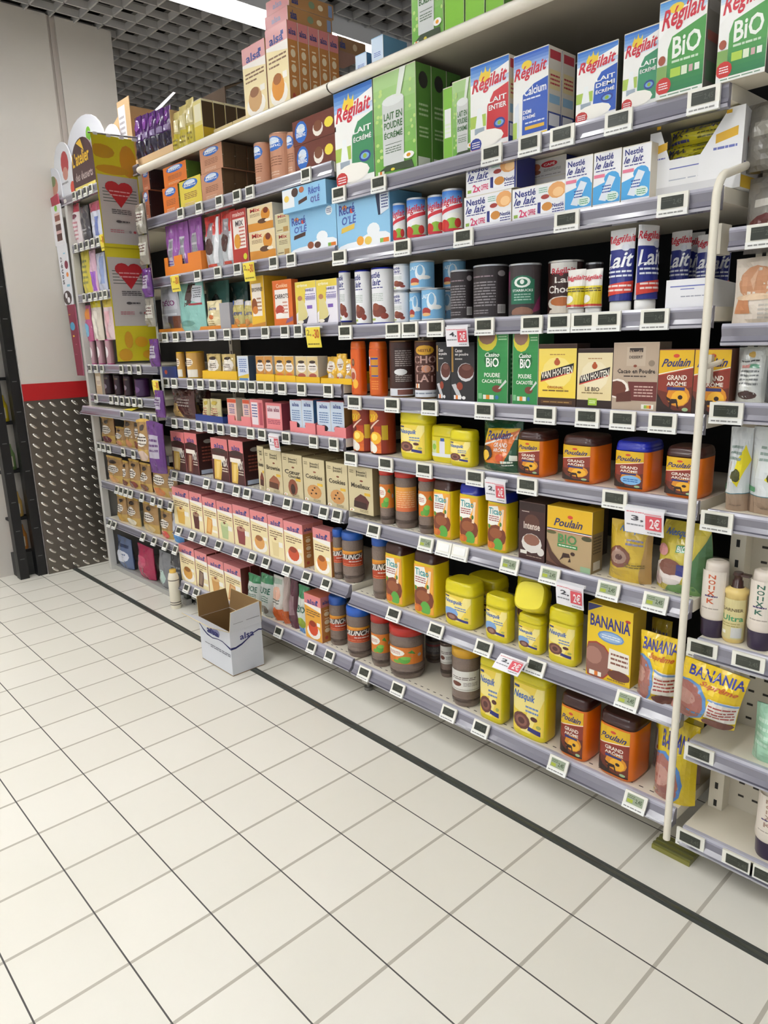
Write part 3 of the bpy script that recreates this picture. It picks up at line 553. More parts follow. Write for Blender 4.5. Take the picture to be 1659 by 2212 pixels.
# ------------------------------------------------------------------ product shapes
def carton(w,d,h,art,side=None,body='d8d0c0',top=None,m='card',sideart=None,name='carton',slots=1):
    b=MB(); e=.0007
    b.box(-w/2,0,0,w/2,d,h,body,m,dict(u=top or body,r=side or body,l=side or body))
    if art: b.art(Plane((-w/2,0,0),(w,0,0),(0,0,h)),art,m)
    if sideart: b.art(Plane((w/2,0,0),(0,d,0),(0,0,h)),sideart,m)
    for x in (-w/2,w/2): # folded corner edges
        b.box(x-e,-e/2,0,x+e,e,h,mixc(body,'ffffff',.12),m)
    b.box(-w*.5,-e,h-.0015,w*.5,e,h+.0006,mixc(top or body,'ffffff',.15),m)
    return b
def can(r,h,art,rim='c9ccd0',lid=None,body='cccccc',ribs=0,m='card',arc=1.2):
    ol=Outline(2*r,2*r,2,36); b=MB()
    z0=.004; z1=h-.005
    prof=[(0,.94,rim),(.002,1.0,rim),(z0,1.012,rim),(z0+.001,.995,body),(z1-.001,.995,body),(z1,1.015,rim),(h-.001,1.015,rim),(h,.98,rim)]
    for i in range(len(prof)-1):
        a=prof[i];c=prof[i+1]; b.grid([ol.ring(a[0],a[1]),ol.ring(c[0],c[1])],a[2] if i!=3 else body,'metal' if i!=3 else m,closed=True)
    b.face(ol.ring(h-.003,.97),lid or rim,'metal'); b.grid([ol.ring(h,.98),ol.ring(h-.003,.97)],rim,'metal',closed=True); b.face(ol.ring(0,.94)[::-1],rim,'metal')
    if art:
        if isinstance(art[0][0],str): art=[(art,-arc,arc)]
        for a,s0,s1 in art: b.art(Wrap(ol,s0*r,s1*r,z0+.001,z1-.001),a,m,off=.0006)
    return b
def jar(t,r,h,lidc,art,lw=.42,lz=.34,lh=.14,powder='7a685d'):
    ol=Outline(2*r,2*r,2,36); b=MB(); hb=h*(1-lh); rows=[];cols=[]
    P=[(0,.86),(.012,.98),(.03,1.0)]
    P+=[(h*lz*.30,1.0),(h*lz*.34,.975),(h*lz*.38,1.0),(h*lz*.60,1.0),(h*lz*.64,.975),(h*lz*.68,1.0),(h*lz-.006,1.0),(h*lz-.003,.965),(h*(lz+lw)+.002,.965),(h*(lz+lw)+.006,1.0),(hb*.90,1.0),(hb*.97,.93),(hb,.88)]
    for a,c in zip(P[:-1],P[1:]): rows.append((a,c))
    b.grid([ol.ring(z,k) for z,k in P],powder,'powder',closed=True); b.face(ol.ring(0,.86)[::-1],powder,'powder'); b.build('body',t)
    b=MB(); b.art(Wrap(ol,-1.25*r,1.45*r,h*lz,h*(lz+lw),.965),art,'card',off=.001); b.build('paper_label',t)
    b=MB(); b.grid([ol.ring(hb-.004,.99),ol.ring(hb-.004,1.0),ol.ring(h-.008,1.0),ol.ring(h-.002,.95),ol.ring(h,.84)],lidc,'plastic',closed=True); b.face(ol.ring(h,.84),lidc,'plastic'); b.build('lid',t)
def tub(t,w,d,h,body,lidc,art,lh=.22,p=4,art0=.06,art1=.72,a0=None,a1=None,fr=None,lip=1.02,name='lid',artfull=False):
    ol=Outline(w,d,p,48); b=MB(); hb=h*(1-lh)
    b.grid([ol.ring(0,.90),ol.ring(.006,.985),ol.ring(.012,1.0),ol.ring(hb*.5,.995),ol.ring(hb-.002,1.0),ol.ring(hb,.97)],body,'plastic',closed=True); b.face(ol.ring(0,.9)[::-1],body,'plastic'); b.build('body',t)
    if art:
        s0=-(a0 if a0 is not None else w*.46); s1=(a1 if a1 is not None else w*.46)
        if fr: s0,s1=-w*fr[0],w*fr[1]
        b=MB(); b.art(Wrap(ol,s0,s1,h*art0,h*art1,1.0),art,'card',off=.001); b.build('paper_label',t)
    b=MB(); b.grid([ol.ring(hb-.001,.97),ol.ring(hb-.001,lip),ol.ring(hb+h*lh*.35,lip),ol.ring(hb+h*lh*.37,lip*.985),ol.ring(h-.010,lip*.98),ol.ring(h-.003,lip*.93),ol.ring(h,.84)],lidc,'plastic',closed=True); b.face(ol.ring(h,.84),lidc,'plastic'); b.build(name,t)
def bag(w,d,h,art,body,m='foil',neck=1.0,nu=12,nv=14,seed=1,slump=0.0,backc=None,crimp=.06,bow=1):
    rr=random.Random(seed); rows=[];back=[]
    for j in range(nv+1):
        v=j/nv; ww=w*(1-(1-neck)*max(0,(v-.55)/.45)**1.5)*(1-.05*math.sin(v*math.pi)*bow); f=(1-v**2.6)*(.35+.65*min(1,(v+.10)*3.2)) if v<1 else 0
        if v>1-crimp: f*=.15
        R=[];B=[]
        for i in range(nu+1):
            u=i/nu; e=1-abs(2*u-1)**3.2; dd=d/2*f*e+.0015
            n=(.0022*math.sin(13*u+9*v+seed*1.7)+.0018*math.sin(21*v-8*u+seed*2.3)+.003*math.sin(5*u-7*v+seed))*e*(1 if 0<j<nv else .3)
            x=(u-.5)*ww; z=h*v-(slump*.02*math.sin(3*u+seed))*(v**3)
            R.append((x,-dd-n,z)); B.append((x,dd,z))
        rows.append(R); back.append(B)
    b=MB(); b.grid(rows,body,m); b.grid([r[::-1] for r in back],backc or body,m)
    for s in (0,-1): 
        for j in range(nv):
            q=[rows[j][s],rows[j+1][s],back[j+1][s],back[j][s]]; b.face(q if s==0 else q[::-1],body,m)
    b.face([p for p in back[0]]+[p for p in rows[0][::-1]],body,m)
    if art: b.art(GridSurf(rows),art,m)
    return b
def tube_pack(w,h,art,cap,body,capc='f0efec'):
    b=MB(); rows=[]
    n=20; zc=h*.13
    for j in range(9):
        v=j/8; z=zc+(h-zc)*v; dd=.022*(1-v)**.8+.0015; ww=w*(.86+.14*v)
        rows.append([(ww/2*math.sin(2*math.pi*i/n),-dd*math.cos(2*math.pi*i/n),z) for i in range(n)])
    b.grid(rows,body,'plastic',closed=True)
    F=[[(w*(.86+.14*j/8)/2*math.sin(a),-(.022*(1-j/8)**.8+.0015)*math.cos(a),zc+(h-zc)*j/8) for a in [(-math.pi/2+math.pi*i/10) for i in range(11)]] for j in range(9)]
    b.art(GridSurf(F),art,'plastic')
    c=MB(); rr=w*.43
    c.grid([[(rr*k*math.sin(2*math.pi*i/n),-.02*k*math.cos(2*math.pi*i/n),z) for i in range(n)] for z,k in ((0,.96),(.002,1),(zc-.002,1.0),(zc,.9))],capc,'plastic',closed=True)
    c.face([(rr*.96*math.sin(-2*math.pi*i/n),-.02*.96*math.cos(2*math.pi*i/n),0) for i in range(n)],capc,'plastic')
    c.face([(rr*.9*math.sin(2*math.pi*i/n),-.02*.9*math.cos(2*math.pi*i/n),zc) for i in range(n)],capc,'plastic')
    return b,c
# ------------------------------------------------------------------ placing by row
ZM=dict(A=(300,200,2.9625),B=(500,0,2.765),C=(1000,0,2.517),D=(560,350,3.072),E=(1060,280,2.77),F=(320,540,3.456),G=(740,680,3.318),H=(1140,700,3.197),I=(360,820,3.318),J=(760,980,3.072),K=(1140,1020,3.197),L=(360,1140,3.318),M=(700,1200,2.9625),N=(1140,1260,3.16),P=(60,200,3.686),Q=(60,780,3.95),R=(330,420,7.213),U=(240,0,2.5136),O=(0,0,1))
class Row:
    def __init__(s,zoom,z,group=None,y=YF+.014): s.zm=ZM[zoom]; s.z=z; s.g=group; s.y=y
    def px(s,x): return s.zm[0]+x/s.zm[2]
    def py(s,y): return s.zm[1]+y/s.zm[2]
    def span(s,L,R,T,set=0,z=None):
        z=s.z if z is None else z; Y=s.y+set
        x0=xat(s.px(L),Y,z); x1=xat(s.px(R),Y,z); zt=zat(s.py(T),x0,Y)
        return x0,x1,Y,max(.02,zt-z),z
    def th(s,Y,x): return (CX-x)/(Y-CY)
def box_(r,L,R,T,label,cat,art,d=.06,set=0,z=None,deep=0,name='carton',hmax=None,group=None,rz=0,**k):
    x0,x1,Y,h,z=r.span(L,R,T,set,z)
    if hmax: h=min(h,hmax)
    if 1.7<z<2.05: h=min(h,2.062-z)
    if not rz: x0=fitted(x0,x1,Y,Y+d,z,z+h)
    b=carton(x1-x0-.001,d,h,art,**k); o=b.build(name,None,((x0+x1)/2,Y,z+.0006),rz); tag(o,label,cat,group or r.g)
    o['_h']=h
    for i in range(deep):
        dup(o,((x0+x1)/2,Y+(d+.0025)*(i+1),z+.0006),label+(', directly behind it' if i==0 else ', third in that file' if i==1 else ', fourth in that file')) if len(label.split())<=12 else dup(o,((x0+x1)/2,Y+(d+.0025)*(i+1),z+.0006),'one behind the '+' '.join(label.split()[:12]))
    return (x0+x1)/2,Y,z+h,x1-x0
PLACED=[]
def fitted(x0,x1,y0,y1,z0,z1):
    for a in PLACED:
        if min(y1,a[3])-max(y0,a[2])>.004 and min(z1,a[5])-max(z0,a[4])>.004 and 0<a[1]-x0<min(.04,(x1-x0)*.6) and a[0]<x0+.03: x0=a[1]+.0008
    PLACED.append((x0,x1,y0,y1,z0,z1)); return x0
def can_(r,L,R,T,label,cat,art,set=0,z=None,name='can',group=None,turn=0,xmin=None,**k):
    z=r.z if z is None else z; Y=r.y+set
    rad=.03
    for _ in range(3): x0=xat(r.px(L),Y+rad,z); x1=xat(r.px(R),Y+rad,z); xm=(x0+x1)/2; th=math.atan(r.th(Y+rad,xm)); rad=(x1-x0)/2*math.cos(th)
    if xmin and xm-rad<xmin: xm=xmin+rad
    h=max(.02,zat(r.py(T),(xm if z<1.2 else x0),Y+rad)-z)
    xr=xm+rad; q=fitted(xm-rad,xr,Y,Y+2*rad,z,z+h); xm=(q+xr)/2; rad=(xr-q)/2
    o=can(rad,h,art,**k).build(name,None,(xm,Y+rad,z+.0006),th*turn); tag(o,label,cat,group or r.g); o['_r']=rad; return xm,Y+rad,z+h,rad
def jar_(r,L,R,T,label,lidc,art,set=0,name='powder_jar',cat='jar',xmin=None,xmax=None,z=None,**k):
    Y=r.y+set; z=r.z if z is None else z
    rad=.04
    for _ in range(3): x0=xat(r.px(L),Y+rad,z); x1=xat(r.px(R),Y+rad,z); xm=(x0+x1)/2; th=math.atan(r.th(Y+rad,xm)); rad=(x1-x0)/2*math.cos(th)*.985
    if xmin and xm-rad<xmin: xm=xmin+rad
    if xmax and xm+rad>xmax: xm=xmax-rad
    h=max(.02,zat(r.py(T),(xm if z<1.2 else x0),Y+rad)-z)
    xr=xm+rad; q=fitted(xm-rad,xr,Y,Y+2*rad,z,z+h); xm=(q+xr)/2; rad=(xr-q)/2
    t=thing(name,label,cat,(xm,Y+rad,z+.0006),r.g,th*.55); jar(t,rad,h,lidc,art,**k); return t
def tub_(r,L,R,T,label,body,lidc,art,ratio=.6,set=0,cat='tub',name='cocoa_tub',z=None,**k):
    z=r.z if z is None else z; Y=r.y+set
    x0=xat(r.px(L),Y+.01,z); x1=xat(r.px(R),Y+.01,z); tn=r.th(Y,(x0+x1)/2); w=(x1-x0)/(1+ratio*tn*.80)
    h=max(.02,zat(r.py(T),x0+w*.1,Y+.01)-z); d=w*ratio; q=fitted(x0,x0+w,Y,Y+d,z,z+h); w-=q-x0; x0=q; xm=x0+w/2
    t=thing(name,label,cat,(xm,Y+d/2,z+.0006),r.g); tub(t,w,d,h,body,lidc,art,**k); return xm,Y+d/2,z,w,d,h,t
def bag_(r,L,R,T,label,art,body,d=.05,set=0,z=None,cat='bag',name='food_bag',group=None,rz=0,seed=1,**k):
    x0,x1,Y,h,z=r.span(L,R,T,set,z)
    o=bag(x1-x0,d,h,art,body,seed=seed,**k).build(name,None,((x0+x1)/2,Y+d/2+.004,z+.0006),rz); tag(o,label,cat,group or r.g); return (x0+x1)/2,Y,z+h,x1-x0
ORD=['leftmost','second from left','third from left','fourth from left','fifth from left','sixth from left','seventh from left','eighth from left','ninth from left','tenth from left']
def olab(i,n,desc):
    w={2:'two',3:'three',4:'four',5:'five',6:'six',7:'seven',8:'eight'}.get(n,str(n))
    return (('leftmost' if n>2 else 'left one') if i==0 else (('rightmost' if n>2 else 'right one') if i==n-1 else ORD[i]))+' of '+w+' '+desc
# ------------------------------------------------------------------ left bay, highest shelf: canned desserts
S1,S2=SH1,SH2
r=Row('A',S1[0],'dessert multipacks on the highest product shelf of the left bay')
def pack(L,R,T,label,c,sidec,set=0,z=None,deep=0,d=.13,rows=2,horiz=False,pic='7a4a34'):
    x0,x1,Y,h,z=r.span(L,R,T,set,z); w=x1-x0; b=MB()
    b.box(-w/2,0,0,w/2,d,h,c,'card',dict(r=sidec,u=mixc(c,'ffffff',.2)))
    for k in range(1,rows): b.box(w/2-.001,0,h*k/rows-.0012,w/2+.0008,d,h*k/rows+.0012,mixc(sidec,'ffffff',.45),'plastic')
    for k in range(2): b.box(w/2,d*(.03+k*.5),.006,w/2+.003,d*(.47+k*.5),h-.006,sidec,'plastic')
    b.art(Plane((-w/2,0,0),(w,0,0),(0,0,h)),A_montblanc(c,horiz,pic),'foil' if horiz else 'card')
    o=b.build('dessert_multipack',None,((x0+x1)/2,Y,z+.0006)); tag(o,label,'dessert pack',r.g)
    for i in range(deep): dup(o,((x0+x1)/2,Y+(d+.003)*(i+1),z+.0006),'one behind the '+label.split(' of the stack')[0]+' pack')
    return z+h+.001
z2=pack(40,78,640,'copper dessert pack with dark cups, lower of the far left pair','b0694a','2c1c20',d=.16)
pack(30,74,505,'copper dessert pack with dark cups, upper of the far left pair','b0694a','2c1c20',z=z2,d=.16)
z2=pack(165,262,620,'orange dessert pack, lower left beneath another orange pack','d9752c','4f6a2c')
pack(165,310,490,'orange dessert pack with green side, on top of the lower ones','d9752c','4f6a2c',z=z2)
pack(272,408,572,'yellow dessert pack beside the orange packs','dcc84a','5a4632')
z2=pack(410,542,532,'copper dessert pack with brown cups, lower of the stack beside the yellow pack','c08a6c','5a4632',deep=1,d=.11)
pack(400,540,372,'copper dessert pack with brown cups, upper of the stack beside the yellow pack','c08a6c','5a4632',z=z2,deep=1,d=.11)
for i,(L,R,T) in enumerate(((722,803,338),(805,935,285),(935,1002,268))):
    x0,x1,Y,h,z=r.span(L,R,T,0,None)
    o=can((x1-x0)/2*.82,h,A_montblanc(),rim='b8917a',body='c08a6c').build('tall_dessert_can',None,((x0+x1)/2,Y+(x1-x0)/2*.82,z+.0006)); tag(o,olab(i,3,'tall copper dessert can stacks with blue ovals'),'can',r.g)
z2=pack(1004,1262,352,'shrink wrapped brown dessert pack, lower of the pair by the green carton','6e3a30','7a4a38',horiz=True)
pack(990,1262,195,'shrink wrapped brown dessert pack, upper of the pair by the green carton','6e3a30','7a4a38',z=z2,horiz=True)
# ------------------------------------------------------------------ middle bay, highest shelf: milk powder
g='milk powder cartons on the highest product shelf'
r=Row('B',S2[0],g)
box_(r,632,856,530,'tall skimmed milk powder carton with green panel, first one in the middle bay','carton',A_regilait('3c8a5c',('LAIT','ÉCRÉMÉ')),d=.07,side='2f7048',top='3f78c0')
box_(r,862,1108,430,'big light green milk carton picturing a grey bottle','carton',A_milkgreen(),d=.062,side='5f9440',sideart=[('l',.2,.5,.8,.64,3,'c0d8a8'),('l',.2,.3,.8,.42,3,'c0d8a8'),('e',.5,.85,.3,.08,'3a3a34'),('r',.1,.02,.9,.12,'dfe4da')],deep=2)
box_(r,1268,1322,535,'slim bright green milk powder pack with a white window','carton',A_lines('7cb83c','dfeecc','e9ece8',None,None),d=.06,side='5f9440',set=.03)
box_(r,1322,1452,497,'smaller light green milk carton half hidden by the red one','carton',A_milkgreen(),d=.06,side='5f9440',set=.03)
r=Row('C',S2[0],g)
RS=[('r',0,0,1,1,'d8d0c4'),('r',.1,.86,.9,.96,'b8404a'),('r',.1,.52,.9,.74,'e0cf9c'),('r',.1,.36,.9,.46,'8fb4d0'),('r',0,0,1,.26,'3a4a90'),('r',.1,.1,.9,.24,'e4e4ea'),('l',.15,.56,.85,.7,3,'b8404a')]
box_(r,42,246,372,'whole milk powder carton with red panel','carton',A_regilait('c62c34',('LAIT','ENTIER'),'c62c34','2a3a90'),d=.055,side='b8404a',sideart=RS)
box_(r,272,458,314,'calcium milk powder carton with blue panel, right of the red one','carton',
  [('r',0,0,1,1,'f1f1ee'),('g',0,.74,1,1,'dfe9f4','2f5fc0'),('e',.38,.86,.15,.05,'e8c93c'),('t','Régilait',.04,.68,.95,.86,'c9263a',.2,.3),('p',[(.27,.05),(1,.05),(1,.66),(.6,.62),(.28,.52)],'2c56b4'),('t','Calcium',.32,.50,.96,.60,'f2f4f8',.06),('l',.3,.44,.8,.48,1,'dfe6f0'),('t','DEMI',.30,.29,.54,.335,'f2f4f8'),('t','ÉCRÉMÉ',.30,.23,.66,.275,'f2f4f8'),('l',.36,.16,.92,.20,1,'dfe6f0'),('r',.36,.10,.92,.14,'e3b53a'),('r',.24,.0,1,.04,'e3c21e'),('p',[(.02,.02),(.2,.02),(.16,.45),(.05,.4)],'dfe6ee'),('r',0,0,.12,.22,'a9c458')],d=.055,side='d8d0c4',sideart=RS,deep=1)
box_(r,612,830,292,'half skimmed milk powder carton with blue panel','carton',A_regilait('2c5ab8',('LAIT','DEMI','ÉCRÉMÉ')),d=.04,side='4a4640')
box_(r,862,1050,192,'skimmed milk powder carton with green panel partly behind the organic one','carton',A_regilait('3f8f68',('LAIT','ÉCRÉMÉ')),d=.06,side='3f7a58')
box_(r,1046,1300,22,'tall organic milk powder carton in green and white, left of two','carton',A_bio(),d=.09,side='6a6660',sideart=[('r',0,0,1,1,'77726a'),('r',.1,.8,.9,.92,'8f8a84'),('r',.1,.5,.9,.6,'9a5a50'),('r',.1,.1,.9,.3,'5c7a5c')],set=-.02)
box_(r,1372,1640,-62,'tall organic milk powder carton in green and white, right of two','carton',A_bio(),d=.09,side='6a6660',set=-.02)
# ------------------------------------------------------------------ top board stock
g='stock kept on the top board'
r=Row('U',2.0995,g,y=YF+.03)
ASD=A_alsaside()
def sidefile(x0,x1,Y,z,h,n,label):
    for i in range(n):
        o=carton(x1-x0,.042,h,A_alsa('d9902c','d9a0a0'),side='b97a3e',sideart=ASD,top='d08a88').build('carton',None,((x0+x1)/2,Y+i*.0445,z)); tag(o,label%(ORD[i].replace('leftmost','first').replace(' from left','')),'carton',g)
x0,x1,Y,h,z=r.span(862,975,172)
sidefile(x0,x1,Y,z,h,5,'upright dessert mix carton on the top board, %s of a file of five')
zt=z+h
xa,xb,_,ha,_=r.span(735,858,275)
o=carton(xb-xa-.003,.045,ha,A_alsa('c9a06c','d9a0a0'),side='b97a3e',top='d08a88').build('carton',None,((xa+xb)/2-.002,Y,z)); tag(o,'upright dessert mix carton at the left end of the top board file','carton',g)
o=carton(xb-xa-.003,.045,ha+.035,A_alsa('c9a06c','d9a0a0'),side='b97a3e',top='d08a88').build('carton',None,((xa+xb)/2-.002,Y+.06,z)); tag(o,'taller pale carton standing behind the left end carton on top board','carton',g)
for k in range(2):
    o=carton(.13,.19,.045,[('r',0,0,1,1,'c98c8c'),('t','alsa',.3,.3,.7,.7,'8a90b0')],side='a87a4a',top='b97a72',sideart=[('t','alsa',.06,.2,.2,.8,'34427a'),('e',.5,.5,.07,.25,'7a8a6a'),('e',.7,.5,.06,.2,'e3d2b0'),('r',.88,.1,.97,.9,'7f90b0')]).build('carton',None,(x0+.055,Y+.01+k*.008,zt+.001+k*.0465)); tag(o,('upper' if k else 'lower')+' of two pink cartons lying flat on the upright file','carton',g)
o=carton(.13,.13,.045,None,side='8f6a48',body='a87a72',sideart=[('t','alsa',.06,.2,.25,.8,'34427a'),('e',.6,.5,.08,.25,'c9b090')]).build('carton',None,(x0+.055,Y+.225,zt-.04)); tag(o,'flat brown carton lying behind the two flat pink ones','carton',g)
o=carton(.12,.045,.135,None,side='7a4a30',body='a87a72').build('carton',None,(x0+.055,Y+.23,z)); tag(o,'upright brown carton carrying the rear flat carton on the top board','carton',g)
for k,(xx,hh) in enumerate(((1325,.06),(1412,.085))):
    X=xat(r.px(xx),Y+.02,z); o=carton(.05,.10,hh,A_lines('c4d4e6','4a5fb0'),side='6a9cc4',top='7fb0d4').build('carton',None,(X+.03,Y+.02,z)); tag(o,('left' if k==0 else 'right')+' of two small light blue cartons on the top board','carton',g)
r=Row('B',2.0995,g)
x0=xat(891,Y,2.1); x1=xat(958,Y,2.1)
o=carton(x1-x0,.05,.27,A_milkgreen(),side='8cc83c').build('carton',None,((x0+x1)/2,Y,2.1)); tag(o,'tall pale green milk carton cut off by the top of the picture','carton',g)
for i,(a,c) in enumerate(((962,1002),(1006,1046),(1050,1088))):
    x0=xat(a,Y,2.1); x1=xat(c,Y,2.1); o=carton(x1-x0,.1,.27,A_lines('83c235','dfeecc','6fae2c',None,None,'LAIT','dff0cc'),side='5f9440').build('carton',None,((x0+x1)/2,Y,2.1)); tag(o,olab(i,3,'bright green upright cartons on the top board'),'carton',g)
# flat pale cartons, foil packs and open cardboard box at the far end
r=Row('A',2.0995,g,y=YF+.03)
for i,(L,R,T) in enumerate(((470,585,100),(590,690,75))):
    x0,x1,Y,h,z=r.span(L,R,T); o=carton(x1-x0,.10,.028,None,side='c9b478',body='d8c48c').build('carton',None,((x0+x1)/2,Y+.01,z)); tag(o,('left' if i==0 else 'right')+' of two flat beige cartons lying on the top board','carton',g)
def foil(x,y,w,h,A,c,lab,i):
    o=bag(w,.03,h,A,c,seed=i,nu=8,nv=9).build('foil_pack',None,(x,y,2.1165 if x<-.05 else 2.1)); tag(o,lab,'pack',g)
def fo(i): return ORD[i].replace('leftmost','first from left')
BY=YF+.03
t=thing('cardboard_box','open brown cardboard box at the far end of the top board','box',(-.31,BY,2.1125),g)
b=MB(); w_=.25; h_=.30
b.box(-w_,0,0,w_,.28,.003,'c9a878','fibre'); b.box(-w_,0,.003,-w_+.004,.28,h_,'d0ae80','fibre'); b.box(w_-.004,.0,.003,w_,.28,h_-.14,'c9a878','fibre'); b.box(-w_+.004,.276,.003,w_-.004,.28,h_,'5e4c3c','fibre'); b.box(-w_+.004,0,.003,-w_+.13,.004,h_,'d3b287','fibre',dict(b='7a624a')); b.box(-w_+.13,0,.003,w_-.004,.004,.03,'d3b287','fibre')  # back wall and inner front coloured darker, painting in the interior shade
b.art(Plane((-w_,0,0),(.13,0,0),(0,0,h_)),[('r',.05,.35,.62,.92,'e4e2e6'),('l',.1,.5,.5,.8,4,'b0aab0')],'fibre'); b.build('body',t)
def bflap(nm,P):
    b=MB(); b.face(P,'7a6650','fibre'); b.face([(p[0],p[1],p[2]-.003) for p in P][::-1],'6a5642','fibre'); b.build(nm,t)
bflap('flap',[(-w_+.004,.276,h_),(w_-.004,.276,h_),(w_+.05,.36,h_+.03),(-w_+.05,.36,h_+.04)])
b=MB(); b.face([(-.0,.05,h_-.085),(.05,.05,h_-.095),(.13,.10,h_-.03),(.09,.11,h_-.015)],'dedce2','card'); b.face([(.09,.111,h_-.015),(.13,.101,h_-.03),(.05,.051,h_-.095),(-.0,.051,h_-.085)],'dedce2','card'); b.build('torn_flap',t)
PU=[('r',0,.0,1,.48,'231834'),('r',.1,.50,.9,.62,'8a78a0'),('e',.5,.8,.3,.12,'7a3a92')]
for i in range(5): foil(-.40+i*.066,BY+.02+i*.002,.066,.205-i*.004,PU,'4f2468','purple foil pack in the open cardboard box, %s'%fo(i),i) 
GO=[('r',0,.0,1,.45,'c9b83c'),('r',.1,.5,.9,.8,'e8dca8'),('l',.2,.15,.8,.35,2,'8a7a2c')]
for i in range(3): foil(-.045+i*.06,BY+.02,.062,.16+.012*i,GO,'d0c07a','gold foil pack on the top board, %s of three'%fo(i),i+20)
BRW=[('r',0,.0,1,.40,'d0bc2c'),('r',.0,.4,1,.95,'4a3a22'),('r',0,.93,1,1,'e0d8b0')]
x0,x1=.135,.20
o=carton(.065,.05,.155,[('r',0,0,1,1,'e3d68c'),('r',0,0,1,.4,'d8c23c'),('r',.1,.5,.9,.9,'efe8c8')],side='55432a',sideart=[('r',0,0,1,.35,'c9a82c'),('r',.06,.35,.94,.95,'4a3a22'),('r',0,.95,1,1,'e6deb8')]).build('carton',None,(.165,BY,2.0995)); tag(o,'yellow and brown sachet carton on the top board, frontmost of six','carton',g)
for i in range(5): dup(o,(.165+(i+1)*.0015,BY+.053*(i+1),2.0995),'yellow and brown sachet carton on the top board, %s of six'%['second','third','fourth','fifth','rearmost'][i])
# ------------------------------------------------------------------ second highest shelf
g='goods on the second highest product shelf of the left bay'
r=Row('A',S1[1],g)
def tray(name,label,x0,x1,Y,z,d,h,hb,c,cat='tray',notch=None,group=None,sidec=None,art=None):
    b=MB(); w=x1-x0; e=.002
    b.box(-w/2,0,0,w/2,d,e,c,'card'); b.box(-w/2,d-e,e,w/2,d,hb,c,'card')
    for s in (-1,1):
        xx=s*(w/2-e/2)
        P=[(xx,e,e),(xx,d-e,e),(xx,d-e,hb),(xx,e,h)]
        for q,sg in ((P,1),([(p[0]-s*e,p[1],p[2]) for p in P],-1)): b.face(q if s*sg>0 else q[::-1],sidec or c,'card')
    if notch:
        n=len(notch); xs=-w/2
        for (a,bb) in notch: b.box(xs,0,e,-w/2+w*a,e,h,c,'card'); b.box(-w/2+w*a,0,e,-w/2+w*bb,e,h*.5,c,'card'); xs=-w/2+w*bb
        b.box(xs,0,e,w/2,e,h,c,'card')
    else: b.box(-w/2,0,e,w/2,e,h,c,'card')
    if art: b.art(Plane((-w/2,0,0),(w,0,0),(0,0,h)),art,'card')
    o=b.build(name,None,((x0+x1)/2,Y,z+.0006)); tag(o,label,cat,group); return o
x0,x1,Y,h,z=r.span(172,405,1062)
tray('display_tray','orange cardboard tray holding the purple bags',x0,x1,Y,z,.09,h,h*1.1,'e2812c',notch=[(.1,.28),(.5,.66)])
PB=[('r',0,0,1,1,'9a5aa8'),('p',[(.25,.10),(.80,.10),(.75,.72),(.35,.72)],'c3bcc8'),('r',.38,.54,.74,.68,'8f8e96'),('r',.36,.36,.76,.50,'8f8e96'),('l',.3,.2,.76,.3,2,'6a5ab0'),('e',.15,.12,.22,.14,'5a3028')]
for i,(L,R,T) in enumerate(((172,245,858),(240,318,838),(318,402,812))): 
    bag_(r,L+2,R-2,T,olab(i,3,'purple bags standing in the orange tray'),PB,'8f4f9e',d=.035,set=.012,z=z+.0025,seed=i)
RB=[('r',0,0,1,1,'b8bcc0'),('r',0,.62,1,1,'c8322c'),('p',[(.3,.5),(.7,.5),(.66,.85),(.36,.85)],'8a8288'),('e',.45,.42,.25,.16,'4a2a28'),('p',[(.7,.1),(.9,.1),(.95,.95),(.85,.95)],'e8e8ec'),('r',.2,.04,.8,.09,'c94a3a')]  # the tall pale streak is glare painted onto the bag
bag_(r,412,508,800,'red and silver glossy bag right of the orange tray',RB,'b83c38',d=.05,seed=4)
bag_(r,512,604,765,'dark red and silver glossy bag beside the red and white carton',RB,'7a2026',d=.05,seed=5)
box_(r,608,706,765,'tall red and white biscuit mix carton','carton',[('r',0,0,1,1,'b03028'),('r',.12,.28,.90,.84,'ece4dc'),('e',.36,.42,.22,.14,'d8962c'),('l',.5,.3,.86,.7,6,'b85a4c'),('t','MIX',.3,.70,.8,.80,'5a4a50'),('t','maison',.15,.88,.9,.96,'e8c8c0'),('e',.8,.12,.12,.06,'c9d02c')],d=.12,side='8c2a26',top='8a1c22',deep=0)
CK=[('r',0,0,1,1,'e3cfa4'),('t','Mix',.12,.78,.52,.93,'c23a34'),('l',.1,.58,.5,.72,3,'8a6a4c'),('p',[(0,0),(1,0),(1,.30),(0,.34)],'cf8a2c'),('e',.72,.62,.18,.26,'d08a2c'),('e',.74,.76,.10,.12,'7a3418'),('e',.60,.36,.2,.10,'5a3a24'),('e',.80,.36,.12,.06,'efe6d4')]
CK2=[('r',0,0,1,1,'cfc59c'),('t','Mix',.2,.78,.8,.93,'b8504a'),('l',.2,.5,.8,.7,3,'7a6a4c'),('r',.55,.05,.9,.3,'b08a4c'),('l',.1,.1,.5,.2,1,'7a6a4c')]
c1=box_(r,716,880,902,'wide cake mix carton, lower left of the stack of four','carton',CK,d=.09)
box_(r,702,862,745,'wide cake mix carton, upper left of the stack of four','carton',CK,d=.09,z=c1[2]+.001,hmax=.13)
c1=box_(r,884,975,910,'narrow beige cake mix carton, lower right of the stack of four','carton',CK2,d=.09,set=.004)
box_(r,876,966,785,'narrow beige cake mix carton, upper right of the stack of four','carton',CK2,d=.09,z=c1[2]+.001,set=.004)
r=Row('D',S1[1],g)
c1=box_(r,214,519,352,'light blue milk drink carton with open slot, left of two','carton',A_recre(),d=.13,body='86bce0',side='7ab0d8')
